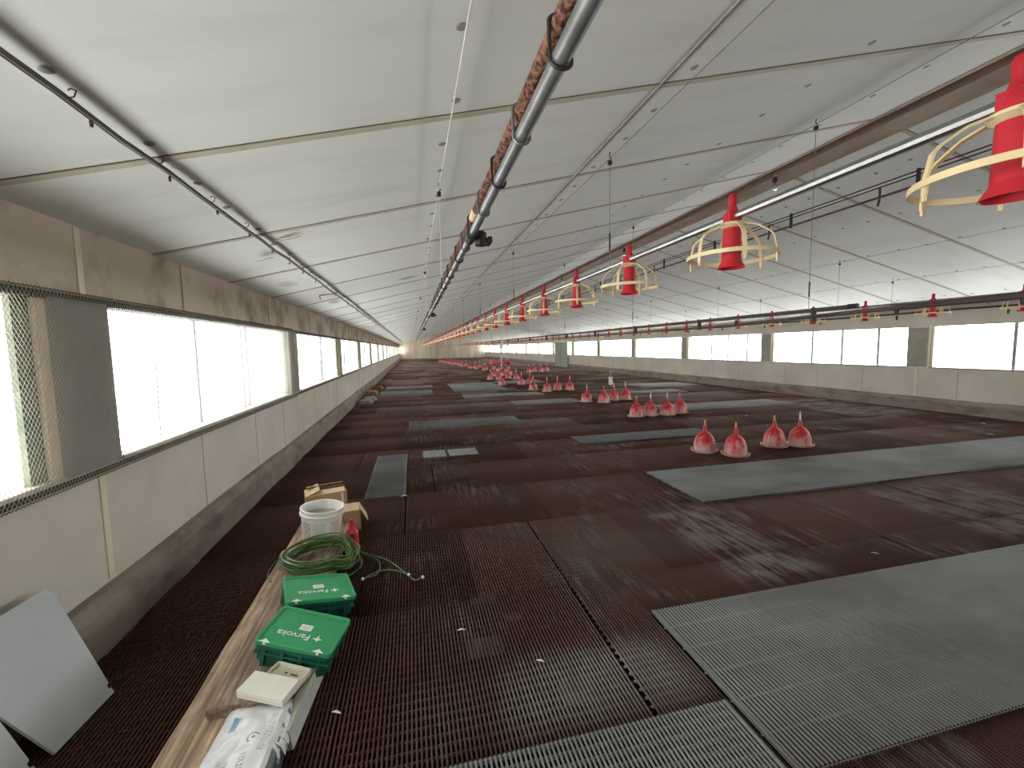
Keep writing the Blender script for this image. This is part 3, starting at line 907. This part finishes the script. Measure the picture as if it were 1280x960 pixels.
# ballast bottles on cords
for (x, y, z, lb) in ((5.05, 10.15, .47, 'white bottle hanging on a thin cord over the third drinker row'), (4.5, 21.4, 1.0, 'white drum hanging on a pale hose above the red drinker heap')):
    o = empty('hanging_bottle', (x, y, z))
    b = MB()
    if z < .9: b.lathe([(0, 0), (.045, 0), (.05, .02), (.05, .11), (.035, .15), (.06, .17), (.06, .2), (0, .2)], 14)
    else: b.lathe([(0, .45), (.1, .45), (.11, .47), (.11, .82), (.1, .84), (0, .84)], 14)
    b.build('bottle', M['white'], o, True)
    k = MB(); k.tube([(0, 0, .2 if z < .9 else -.5), (0, 0, 2.92 - z)], .004 if z < .9 else .03, 6); k.build('cord', M['cord'], o)
    tag(o, lb, 'bottle')

# ------------------------------------------------------------------ ridge lamps
lamp = empty('ridge_lamp')
k = MB(); k.lathe([(0, .03), (.026, .03), (.028, .0), (.026, -.03), (.022, -.034), (0, -.034)], 16); k.build('socket', M['socket'], lamp, True)
k = MB(); k.lathe([(.012, -.03), (.014, -.05), (.027, -.075), (.031, -.095), (.027, -.118), (.014, -.131), (0, -.134)], 18); k.build('bulb', M['glass'], lamp, True)
k = MB(); k.tube([(0, 0, -.034), (0, 0, -.06), (.006, 0, -.085), (-.006, 0, -.09), (0, 0, -.06)], .0012, 5); k.build('filament', M['steel'], lamp)
k = MB(); k.lathe([(.012, .03), (.012, .06), (.03, .066), (.03, .075), (0, .076)], 12); k.build('mount', M['ridge'], lamp, True)
for i in range(9):
    y = 4.56 + 3.85 * i
    o = lamp if i == 0 else dup(lamp, (0, 0, 0))
    o.location = (XC, y, 3.52)
    tag(o, 'clear glass bulb in a black socket on the roof ridge, %s from the camera' % ordw(i), 'lamp', 'bulbs along the ridge')

# torn bits on the ceiling
def flake(loc, pts, th, label):
    a = MB(); a.loft([[(x, y, z) for x, y, z in pts], [(x, y, z + th) for x, y, z in pts]], True, True)
    o = a.build('torn_flap', M['flake']); o.location = loc
    tag(o, label, 'flap', 'torn ceiling facing')
flake((-.86, 3.5, cz(-.86) - .02), [(-.1, .03, -.012), (-.02, -.04, -.02), (.1, -.03, .015), (.09, .0, .016), (0, .03, 0)], .004, 'torn beige strip of ceiling facing beside the cable, on the ridge side')
flake((-1.12, 3.86, cz(-1.12) - .03), [(-.09, .02, -.03), (-.02, -.04, -.03), (.05, -.02, .0), (.05, .03, .01), (-.02, .05, -.005)], .004, 'torn ceiling flap hanging loose beside the cable, on the window side')
k = MB(); k.tube([(.12, .0, .02), (.03, -.01, .0), (-.05, 0, -.01), (-.1, -.02, -.02), (-.1, -.03, -.05), (-.085, -.03, -.065)], .006, 6)
o = k.build('ceiling_hook', M['rust']); o.location = (-1.08, 6.26, cz(-1.08) - .03); tag(o, 'bent rusty hook sticking out of the ceiling beside the black cable', 'hook')

# ------------------------------------------------------------------ things by the camera
def plank(name, x0, x1, y0, y1, z0, z1, mat, label, rz=0, wob=.004, seed=1):
    rr = random.Random(seed); n = 24; rings = []
    cx, cy = (x0 + x1) / 2, (y0 + y1) / 2
    c = .008
    for i in range(n + 1):
        y = y0 + (y1 - y0) * i / n - cy
        a = rr.uniform(-wob, wob); b = rr.uniform(-wob, wob)
        xa, xb = x0 - cx + a, x1 - cx + b
        rings.append([(xa + c, y, z0), (xb - c, y, z0), (xb, y, z0 + c), (xb, y, z1 - c), (xb - c, y, z1 + a * .3), (xa + c, y, z1), (xa, y, z1 - c), (xa, y, z0 + c)])
    a = MB(); a.loft(rings, True, True)
    o = a.build(name, M[mat]); o.location = (cx, cy, 0); o.rotation_euler = (0, 0, rz)
    tag(o, label, 'plank', 'timber planks on the floor')
    return o
plank('wooden_plank', -.96, -.70, .9, 4.15, .002, .05, 'wood', 'wide pale weathered plank lying lowest, along the window side of the crates', R(.4), seed=2)
plank('wooden_plank', -.853, -.53, 1.79, 3.62, .052, .1, 'wood2', 'browner plank lying on top of the wide one, under the green crates', R(.6), .003, seed=4)

# green crates
def crate(loc, rot, W, D, H, label, txt):
    root = empty('storage_crate', loc, rot)        # origin at lid centre
    b = MB()
    # hollow tapered body
    def ring(w, d, z, c=.018):
        pts = []
        for (sx, sy, a0) in ((1, 1, 0), (-1, 1, 90), (-1, -1, 180), (1, -1, 270)):
            for k in range(4):
                a = R(a0 + 30 * k); pts.append((sx * (w / 2 - c) + c * math.cos(a), sy * (d / 2 - c) + c * math.sin(a), z))
        return pts
    b.loft([ring(W - .05, D - .05, -H), ring(W - .03, D - .03, -.035), ring(W - .012, D - .012, -.034), ring(W - .012, D - .012, -.014)], True, True)
    # ribs
    for sx in (-.36, -.12, .12, .36):
        b.box(sx * W - .007, sx * W + .007, -D / 2 + .006, -D / 2 + .026, -H + .012, -.034)
        b.box(sx * W - .007, sx * W + .007, D / 2 - .026, D / 2 - .006, -H + .012, -.034)
    for sy in (-.3, .0, .3):
        b.box(W / 2 - .026, W / 2 - .006, sy * D - .007, sy * D + .007, -H + .012, -.034)
        b.box(-W / 2 + .006, -W / 2 + .026, sy * D - .007, sy * D + .007, -H + .012, -.034)
    b.box(-W / 2 + .004, W / 2 - .004, -D / 2 + .004, D / 2 - .004, -.058, -.05)
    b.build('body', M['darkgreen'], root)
    l = MB()
    l.loft([ring(W, D, -.014), ring(W, D, .002), ring(W - .006, D - .006, .006), ring(W - .02, D - .02, .006), ring(W - .026, D - .026, -.002)], True, True)
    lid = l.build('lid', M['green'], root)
    for sx in (-.36, .33):
        cl = MB(); x = sx * W
        cl.add([(x - .025, -D / 2 + .004, .0), (x + .025, -D / 2 + .004, .0), (x + .008, -D / 2 + .011, .0), (x, -D / 2 + .019, .0), (x - .008, -D / 2 + .011, .0),
                (x - .025, -D / 2 - .003, .009), (x + .025, -D / 2 - .003, .009), (x + .008, -D / 2 + .009, .010), (x, -D / 2 + .017, .010), (x - .008, -D / 2 + .009, .010)],
               [(4, 3, 2, 1, 0), (5, 6, 7, 8, 9), (0, 1, 6, 5), (1, 2, 7, 6), (2, 3, 8, 7), (3, 4, 9, 8), (4, 0, 5, 9)])
        cl.box(x - .006, x + .006, -D / 2 - .004, -D / 2 + .0, -.004, .006)
        c_ = cl.build('clip', M['print'], root); c_['label'] = 'white clip on the lid edge'
    # lettering: reads upside down from here
    cu = bpy.data.curves.new('lettering', 'FONT'); cu.body = txt; cu.size = .048; cu.align_x = 'CENTER'; cu.align_y = 'CENTER'; cu.extrude = .0006
    to = bpy.data.objects.new('lettering', cu); COL.objects.link(to)
    bpy.context.view_layer.update()
    me = bpy.data.meshes.new_from_object(to.evaluated_get(bpy.context.evaluated_depsgraph_get()))
    bpy.data.objects.remove(to)
    me.materials.clear(); me.materials.append(M['print'])
    lo = bpy.data.objects.new('lettering', me); COL.objects.link(lo); lo.parent = lid
    lo.location = (-.035, -.045, .0); lo.rotation_euler = (0, 0, R(180))
    st = MB(); pts = []
    for j in range(8):
        a = 2 * math.pi * j / 8; rr_ = .021 if j % 2 == 0 else .007
        if j in (2,): rr_ = .026
        pts.append((.075 + rr_ * math.cos(a), -.045 + rr_ * math.sin(a)))
    st.loft([[(x, y, -.0015) for x, y in pts], [(x, y, .0008) for x, y in pts]], True, True); st.build('emblem', M['print'], lid)
    sk = MB(); sk.box(-.03, .025, -.005, .032, -.002, -.0008, 0)
    for yy in (.002, .010, .018): sk.box(-.026, .02, yy, yy + .003, -.0008, -.0004, 1)
    sk.build('sticker', [M['print'], M['greyprint']], lid)
    tag(root, label, 'crate', 'green lidded crates on the planks')
    return root
crate((-.533, 2.05, .20), (0, R(13.5), R(-13)), .342, .252, .128, 'green lidded storage crate, the fully visible one in front', 'Farvoka')
crate((-.5525, 2.444, .185), (0, R(13), R(18)), .352, .285, .128, 'green lidded storage crate behind the front one, next to the coiled hose', 'Farvoka')

# bucket
def bucket_mat():
    m, nt, p = newmat('white_bucket_with_label')
    v = coords(nt); x = sep(nt, v)
    ang = mth(nt, 'ARCTAN2', x[1], x[0])
    nz = noise(nt, coords(nt, (1, 1, 1)), 38, 4)
    cb = nt.nodes.new('ShaderNodeCombineXYZ'); nt.links.new(mth(nt, 'MULTIPLY', ang, 12.), cb.inputs[0]); nt.links.new(mth(nt, 'MULTIPLY', x[2], 170.), cb.inputs[1])
    nz2 = noise(nt, cb.outputs[0], 1.0, 2)
    base = mixc(nt, noise(nt, v, 7, 4), (.74, .72, .66), (.84, .83, .79))
    inz = mth(nt, 'MULTIPLY', mth(nt, 'GREATER_THAN', x[2], .035), mth(nt, 'LESS_THAN', x[2], .2))
    ink = mth(nt, 'MULTIPLY', ramp(nt, nz2, [(.44, (0, 0, 0)), (.5, (1, 1, 1))]), inz)
    def band(a, b): return mth(nt, 'MULTIPLY', mth(nt, 'GREATER_THAN', ang, a), mth(nt, 'LESS_THAN', ang, b))
    b1 = mth(nt, 'MULTIPLY', ink, band(-2.55, -1.95)); b2 = mth(nt, 'MULTIPLY', ink, band(-1.85, -1.2)); b3 = mth(nt, 'MULTIPLY', ink, band(-1.0, -.4))
    c = mixc(nt, mth(nt, 'MULTIPLY', b1, .8), base, (.38, .25, .15)); c = mixc(nt, mth(nt, 'MULTIPLY', b2, .6), c, (.42, .5, .58)); c = mixc(nt, mth(nt, 'MULTIPLY', b3, .7), c, (.62, .4, .28))
    nt.links.new(c, p.inputs['Base Color']); p.inputs['Roughness'].default_value = .45
    return m
M['bucket'] = bucket_mat()
bk = empty('plastic_bucket', (-.705, 3.27, .109), (0, R(5), 0))
bk.scale = (1, 1, .86)
k = MB(); k.lathe([(0, .0), (.118, .0), (.124, .004), (.142, .235), (.152, .237), (.153, .252), (.146, .256), (.147, .285), (.152, .29), (.147, .294), (.139, .292), (.136, .24), (.12, .02), (0, .015)], 36); k.build('body', M['bucket'], bk, True)
k = MB(); k.lathe([(0, .2), (.12, .2), (.133, .215)], 30); o = k.build('contents', simple('grey_powder', (.52, .5, .46), .9, c2=(.42, .4, .37), scale=12, bmp=.4), bk, True)
k = MB(); pts = [(.152 * math.cos(R(a)), .152 * math.sin(R(a)), .243 - .03 * math.sin(R(a - 10) * 1.0) ** 2) for a in range(-10, 20, 5)]
k.tube(pts, .006, 6); k.build('handle', M['white'], bk, True)
tag(bk, 'white plastic bucket with a printed label, standing on the plank before the cardboard box', 'bucket')

# cardboard boxes
def carton(name, loc, rz, W, D, H, flaps, label, tape=True):
    root = empty(name, loc, (0, 0, rz))
    t = .006; b = MB()
    b.box(-W / 2, W / 2, -D / 2, D / 2, 0, t)
    b.box(-W / 2, W / 2, -D / 2, -D / 2 + t, 0, H); b.box(-W / 2, W / 2, D / 2 - t, D / 2, 0, H)
    b.box(-W / 2, -W / 2 + t, -D / 2, D / 2, 0, H); b.box(W / 2 - t, W / 2, -D / 2, D / 2, 0, H)
    b.build('body', M['card'], root)
    for (side, ang, ln, w_) in flaps:
        f = MB(); f.box(-w_ / 2, w_ / 2, 0, ln, -.002, .002)
        fo = f.build('flap', M['cardlight'], root)
        base = {'front': (0, -D / 2, H + .002, 180), 'back': (0, D / 2, H + .002, 0), 'left': (-W / 2, 0, H + .002, 90), 'right': (W / 2, 0, H + .002, -90)}[side]
        fo.location = base[:3]; fo.rotation_euler = (Matrix.Rotation(R(base[3]), 4, 'Z') @ Matrix.Rotation(R(ang), 4, 'X')).to_euler()
    if tape:
        f = MB(); f.box(W / 2 - .05, W / 2 - .03, -D / 2 - .0015, -D / 2 + .001, H * .3, H - .005); f.build('tape', M['paper'], root)
    tag(root, label, 'box', 'cardboard boxes on the planks')
carton('cardboard_box', (-.80, 3.98, .052), R(17), .33, .22, .2, [('left', 160, .12, .21), ('back', 150, .1, .3), ('front', 170, .085, .3)], 'brown cardboard box with closed-over flaps, behind the white bucket')
carton('cardboard_box', (-.57, 3.7, .004), R(10), .18, .2, .17, [('right', -62, .12, .18), ('front', 160, .1, .16)], 'small open cardboard box beside the white bucket, one flap hanging down', False)

# loose red feeder tube
rt = empty('feeder_drop_tube', (-.485, 3.26, .003))
k = MB(); k.lathe([(0, .002), (.046, .002), (.047, .01), (.045, .125), (.042, .14), (.03, .155), (.02, .165)], 22); k.build('body', M['red'], rt, True)
k = MB(); k.lathe([(.03, .15), (.019, .168), (.016, .2), (.019, .215), (.016, .235), (.008, .242), (0, .243)], 16); k.build('neck', M['red'], rt, True)
k = MB(); k.lathe([(.0, -.003), (.018, -.003), (.018, .003), (0, .003)], 16, M=Matrix.Translation((.004, -.0445, .125)) @ Matrix.Rotation(R(80), 4, 'X')); k.build('outlet', simple('dark_red_hollow', (.2, .01, .015), .7), rt, True)
tag(rt, 'loose bright red feeder tube standing on the floor beside the bucket', 'feeder part')

# hose
hz = empty('garden_hose', (-.64, 2.97, 0))
k = MB(); rr = random.Random(9); pts = []
turns = 22
for i in range(turns * 28):
    a = 2 * math.pi * i / 28; t = i / 28
    kk = int(t)
    rr2 = random.Random(kk); rr3 = random.Random(kk + 1); u = t - kk
    def prm(q): return (q.uniform(.165, .245), q.uniform(-.025, .025), q.uniform(-.035, .035), q.uniform(.012, .06))
    A, B = prm(rr2), prm(rr3)
    rad, ox, oy, oz = [A[m] * (1 - u) + B[m] * u for m in range(4)]
    z = .108 + .0055 * (kk % 11) * 1.3 + oz * .6
    if -.64 + ox + rad * math.cos(a) > -.52: z -= .05 * min(1, (ox + rad * math.cos(a) - .12) / .08)
    pts.append((ox + rad * math.cos(a), oy - .065 + rad * .93 * math.sin(a), z))
def spl(P, n=14):
    out = []
    P = [Vector(p) for p in P]
    for i in range(len(P) - 1):
        p0, p1, p2, p3 = P[max(i - 1, 0)], P[i], P[i + 1], P[min(i + 2, len(P) - 1)]
        for j in range(n):
            t = j / n
            out.append(.5 * ((2 * p1) + (-p0 + p2) * t + (2 * p0 - 5 * p1 + 4 * p2 - p3) * t * t + (-p0 + 3 * p1 - 3 * p2 + p3) * t ** 3))
    out.append(P[-1]); return out
k.tube(pts, .0046, 6)
for tail in ([(.1, .15, .1), (.25, .12, .05), (.42, .0, .03), (.55, -.18, .008), (.6, -.27, .008), (.65, -.255, .008)],
             [(.05, .17, .11), (.24, .13, .04), (.36, .02, .02), (.36, -.13, .012), (.28, -.17, .009)],
             [(.28, -.17, .012), (.38, -.1, .012), (.47, -.12, .012), (.56, -.2, .014)],
             [(-.17, -.1, .12), (-.22, -.02, .13), (-.28, .02, .12), (-.3, -.12, .1), (-.24, -.25, .11)],
             [(.02, -.16, .15), (.03, -.05, .17), (.06, .08, .16), (.1, .17, .13)]):
    k.tube(spl(tail), .0046, 6)
k.build('coil', M['hose'], hz, True)
for e in ((.655, -.253, .009), (.565, -.205, .014), (.272, -.173, .01), (.19, .12, .1)):
    q = MB(); q.lathe([(0, -.011), (.008, -.008), (.011, 0), (.008, .008), (0, .011)], 10, e); f = q.build('end_fitting', M['white'], hz, True)
tag(hz, 'coiled green hose with white end fittings lying behind the green crates', 'hose')

# crumpled things
def crumple(name, x0, x1, y0, y1, z0, z1, mat, amp, seed, nx=26, ny=36, fold=None, parent=None, lf=1.0):
    rr = random.Random(seed)
    from mathutils import noise as mn
    off = Vector((rr.uniform(0, 50), rr.uniform(0, 50), 0))
    cx, cy = (x0 + x1) / 2, (y0 + y1) / 2
    a = MB(); top = []; bot = []
    for j in range(ny + 1):
        v = j / ny; rt_, rb = [], []
        for i in range(nx + 1):
            u = i / nx
            ex = min(u, 1 - u) * 2; ey = min(v, 1 - v) * 2
            e = min(1, ex * 3.2) ** .5 * min(1, ey * 4) ** .5
            p = Vector((u * 3, v * 5, 0)) * lf + off
            rd = abs(mn.noise(p * 1.6)) * 1.2 + abs(mn.noise(p * 3.3 + Vector((v * 2, 0, 0)))) * .6 + abs(mn.noise(p * 8)) * .22
            x = x0 + (x1 - x0) * u + amp * .35 * mn.noise(p + Vector((9, 0, 0)));  y = y0 + (y1 - y0) * v + amp * .5 * mn.noise(p + Vector((0, 9, 0)))
            z = z0 + (z1 - z0) * e * (.75 + .25 * math.sin(3 * v + 1)) + amp * (rd - .45) * e
            if fold: z += fold(u, v)
            rt_.append((x - cx, y - cy, max(z, z0 + .002))); rb.append((x - cx, y - cy, z0))
        top.append(rt_); bot.append(rb)
    n = nx + 1; vs = [p for r_ in top for p in r_]; base = len(vs); vs += [p for r_ in bot for p in r_]
    fs = []
    for j in range(ny):
        for i in range(nx):
            q = (j * n + i, j * n + i + 1, (j + 1) * n + i + 1, (j + 1) * n + i); fs.append(q); fs.append(tuple(base + w for w in reversed(q)))
    for i in range(nx):
        fs.append((i + 1, i, base + i, base + i + 1)); fs.append((ny * n + i, ny * n + i + 1, base + ny * n + i + 1, base + ny * n + i))
    for j in range(ny):
        fs.append((j * n, (j + 1) * n, base + (j + 1) * n, base + j * n)); fs.append(((j + 1) * n + nx, j * n + nx, base + j * n + nx, base + (j + 1) * n + nx))
    a.add(vs, fs)
    o = a.build(name, mat, parent, True); o.location = (cx, cy, 0)
    return o
def bag_mat():
    m, nt, p = newmat('printed_white_bag')
    v = coords(nt); x = sep(nt, v)
    base = mixc(nt, noise(nt, v, 9, 4), (.7, .7, .69), (.85, .85, .84))
    # ring emblem
    dx = mth(nt, 'SUBTRACT', x[0], .03); dy = mth(nt, 'SUBTRACT', x[1], .045)
    d = mth(nt, 'SQRT', mth(nt, 'ADD', mth(nt, 'MULTIPLY', dx, dx), mth(nt, 'MULTIPLY', dy, dy)))
    ring = mth(nt, 'MULTIPLY', mth(nt, 'GREATER_THAN', d, .016), mth(nt, 'LESS_THAN', d, .0215))
    ring = mth(nt, 'MULTIPLY', ring, mth(nt, 'LESS_THAN', mth(nt, 'ADD', dx, mth(nt, 'MULTIPLY', dy, -.6)), .010))
    dot = mth(nt, 'LESS_THAN', d, .006)
    def rect(x0, x1, y0, y1): return boxmask(nt, x, x0, x1, y0, y1, .002)
    wv = noise(nt, coords(nt, (55, 330, 1)), 1.0, 2); let = ramp(nt, wv, [(.45, (0, 0, 0)), (.55, (1, 1, 1))])
    t1 = mth(nt, 'MULTIPLY', rect(.012, .034, -.12, -.02), let); t2 = mth(nt, 'MULTIPLY', rect(-.05, -.02, -.12, -.04), mth(nt, 'MULTIPLY', let, .6)); t3 = mth(nt, 'MULTIPLY', rect(.06, .085, -.02, .15), mth(nt, 'MULTIPLY', let, .7))
    ink = mth(nt, 'MAXIMUM', mth(nt, 'MAXIMUM', ring, dot), mth(nt, 'MAXIMUM', t1, mth(nt, 'MAXIMUM', t2, t3)))
    c = mixc(nt, mth(nt, 'MULTIPLY', ink, .8), base, (.16, .16, .19))
    blue = rect(-.075, -.05, .1, .17)
    c = mixc(nt, blue, c, (.16, .33, .5))
    dark = mth(nt, 'MAXIMUM', mth(nt, 'MULTIPLY', rect(.105, .2, -.3, .02), ramp(nt, noise(nt, v, 16, 2), [(.4, (0, 0, 0)), (.46, (1, 1, 1))])), mth(nt, 'MULTIPLY', rect(.11, .2, .03, .2), ramp(nt, noise(nt, v, 22, 2), [(.46, (0, 0, 0)), (.52, (1, 1, 1))])))
    c = mixc(nt, dark, c, (.04, .045, .055))
    nt.links.new(c, p.inputs['Base Color']); p.inputs['Roughness'].default_value = .32
    return m
bg = crumple('plastic_bag', -.77, -.5, 1.26, 1.81, .052, .135, bag_mat(), .02, 4, lf=.55)
tag(bg, 'crumpled white plastic bag with grey print, at the front end of the planks', 'bag')
fo = crumple('foil_bag', -.93, -.8, 2.98, 3.18, .052, .14, M['foil'], .04, 8, 14, 18)
tag(fo, 'crumpled silvery plastic scrap beside the hose coil on the wide plank', 'scrap')

# small boxes on the plank end
tr = empty('card_tray', (-.575, 1.87, .102), (0, R(4), R(-26)))
k = MB(); w, d_, h = .165, .105, .03
k.box(-w / 2, w / 2, -d_ / 2, d_ / 2, 0, .012)
for bb in ((-w / 2, w / 2, -d_ / 2, -d_ / 2 + .006), (-w / 2, w / 2, d_ / 2 - .006, d_ / 2), (-w / 2, -w / 2 + .006, -d_ / 2, d_ / 2), (w / 2 - .006, w / 2, -d_ / 2, d_ / 2)): k.box(*bb, 0, h)
k.build('tray', M['paper'], tr)
k = MB(); k.box(-w / 2 + .008, w / 2 - .008, -d_ / 2 + .008, d_ / 2 - .008, .012, .017); k.build('leaflet', M['papercream'], tr)
k = MB(); k.box(-.02, -.008, .012, .02, .017, .0175); k.box(.01, .045, .01, .018, .017, .0175); k.build('printing', M['groove'], tr)
tag(tr, 'shallow white card tray with a cream leaflet inside, against the front crate', 'tray')
wb = MB(); wb.cbox(-.105, .105, -.05, .05, 0, .034, .004); wb.box(-.1045, .1045, -.0506, -.049, .012, .014, 1)
wo = wb.build('card_box', [M['paper'], M['papercream']]); wo.location = (-.615, 1.785, .128); wo.rotation_euler = (R(4), R(3), R(-24)); tag(wo, 'flat closed white card box lying half on the card tray, above the bag', 'box')
gs = MB(); gs.cbox(-.02, .02, -.18, .18, 0, .085, .004); gs.box(.0195, .021, -.14, .1, .02, .06, 1)
go = gs.build('flat_carton', [M['slab'], M['greyprint']]); go.location = (-.49, 1.8, .003); go.rotation_euler = (0, R(-8), R(-6)); tag(go, 'slim pale green carton standing on edge between the bag and the floor slats', 'carton')

# leaning boards
def lean_board(tr_, br, bl, th, label, skew=0):
    TR, BR, BL = Vector(tr_), Vector(br), Vector(bl)
    ux = (BR - BL); uz = (TR - BR); nrm = ux.cross(uz).normalized()
    W, H = ux.length, uz.length; ux.normalize(); uz.normalize()
    def P(a, b): return BL + ux * a + uz * b
    out = [(0, .0), (W - .0, 0), (W, .025), (W - .012, .027), (W - .012, .045), (W, .05), (W, H - .035), (W - .014, H - .02), (W - .022, H - .0), (-skew, H)]
    a = MB(); a.loft([[tuple(P(x, y) - BL) for x, y in out], [tuple(P(x, y) - BL - nrm * th) for x, y in out]], True, True)
    o = a.build('grey_panel', M['board']); o.location = BL
    tag(o, label, 'panel', 'grey boards leaning on the window wall')
lean_board((-1.575, 2.18, .5), (-1.345, 2.12, .006), (-1.365, 1.83, .006), .012, 'notched light grey board leaning on the window wall, the one fully upright in view', .17)
lean_board((-1.595, 1.80, .45), (-1.375, 1.765, .006), (-1.385, 1.42, .006), .012, 'light grey board in the bottom corner of the picture, in front of the notched one')

# rubbish at the far kerb
rr = random.Random(33)
for i in range(7):
    y = 12.2 + i * .75 + rr.uniform(-.2, .2)
    o = crumple('rubbish_lump', -1.5, -1.5 + rr.uniform(.25, .45), y, y + rr.uniform(.3, .6), .0, rr.uniform(.08, .2), [M['kerb'], M['plate'], M['rust']][i % 3], .06, 60 + i, 10, 12)
    tag(o, 'crumpled debris lump at the foot of the window wall, %s from the camera' % ORD[i], 'debris', 'debris along the window wall kerb')
# stray feathers
for i, (x, y, lb) in enumerate(((-.36, 1.75, 'beside the pale green carton'), (.54, 1.81, 'on the slats left of the long grey panel'), (6.64, 7.25, 'behind the first drinker row'), (3.11, 2.19, 'just behind the long grey panel'), (9.71, 5.22, 'close to the far side wall kerb'), (8.61, 4.53, 'at the back edge of the grey strip by the far side wall'), (.2, 2.13, 'on the brown slats behind the front crate'), (-.13, 4.33, 'at the corner of the pale slatted strip'))):
    f = MB(); s_ = .022 if y < 3 else .035
    rings = []
    for j in range(7):
        t = j / 6; w = .3 * s_ * math.sin(math.pi * (t * .9 + .05)); z = .004 + .3 * s_ * math.sin(math.pi * t)
        rings.append([(-w, (t - .5) * 2 * s_, z), (0, (t - .5) * 2 * s_, z + .002), (w, (t - .5) * 2 * s_, z), (0, (t - .5) * 2 * s_, z - .001)])
    f.loft(rings, True, True); o = f.build('feather', M['feather'], smooth=True)
    o.location = (x, y, .005 if i != 5 else .018); o.rotation_euler = (0, 0, random.uniform(0, 3)); tag(o, 'small white feather ' + lb, 'feather', 'stray feathers on the floor')

# ------------------------------------------------------------------ light: overcast sky through the windows
w = bpy.data.worlds.new('World'); SC.world = w; w.use_nodes = True
nt = w.node_tree; bg_ = nt.nodes['Background']
tc = nt.nodes.new('ShaderNodeTexCoord'); sx = sep(nt, tc.outputs['Generated'])
g = N(nt, 'ShaderNodeMapRange'); nt.links.new(sx[2], g.inputs[0]); g.inputs[1].default_value = -1; g.inputs[2].default_value = 1
# hazy white horizon, greyer overcast overhead, darker ground close to the building
nt.links.new(ramp(nt, g.outputs[0], [(0, (.3, .3, .28)), (.2, (.9, .9, .87)), (.36, (1.12, 1.12, 1.08)), (.46, (1.06, 1.06, 1.02)), (.56, (.97, 1, 1)), (.72, (.55, .58, .6)), (1, (.35, .38, .4))]), bg_.inputs[0])
bg_.inputs[1].default_value = 12.6
for nm, x, ry in (('left', XL - .32, 90), ('right', XR + .32, -90)):
    ld = bpy.data.lights.new('window_daylight', 'AREA'); ld.shape = 'RECTANGLE'; ld.size = 1.1; ld.size_y = Y1 - Y0
    ld.cycles.is_portal = True
    lo = bpy.data.objects.new('window_daylight', ld); COL.objects.link(lo)
    lo.location = (x, (Y0 + Y1) / 2, (SILL + TOP) / 2); lo.rotation_euler = (0, R(-ry), 0)

# ------------------------------------------------------------------ camera
f_px = 527.6
ya, pi_, ro = R(13.258), R(4.982), R(1.093)
fw = Vector((math.sin(ya) * math.cos(pi_), math.cos(ya) * math.cos(pi_), -math.sin(pi_)))
rt0 = Vector((math.cos(ya), -math.sin(ya), 0)); up0 = rt0.cross(fw)
rt2 = rt0 * math.cos(ro) - up0 * math.sin(ro); up2 = up0 * math.cos(ro) + rt0 * math.sin(ro)
cd = bpy.data.cameras.new('Camera'); cam = bpy.data.objects.new('Camera', cd); COL.objects.link(cam)
cd.sensor_fit = 'HORIZONTAL'; cd.sensor_width = 36; cd.lens = f_px / 1280 * 36; cd.clip_start = .05; cd.clip_end = 300
cam.matrix_world = Matrix(((rt2.x, up2.x, -fw.x, 0), (rt2.y, up2.y, -fw.y, 0), (rt2.z, up2.z, -fw.z, 1.5), (0, 0, 0, 1)))
SC.camera = cam

SC.view_settings.view_transform = 'Standard'; SC.view_settings.look = 'None'
SC.view_settings.gamma = 1; SC.view_settings.use_curve_mapping = False; SC.view_settings.exposure = 0
SC.cycles.use_denoising = True
SC.cycles.max_bounces = 10; SC.cycles.diffuse_bounces = 6
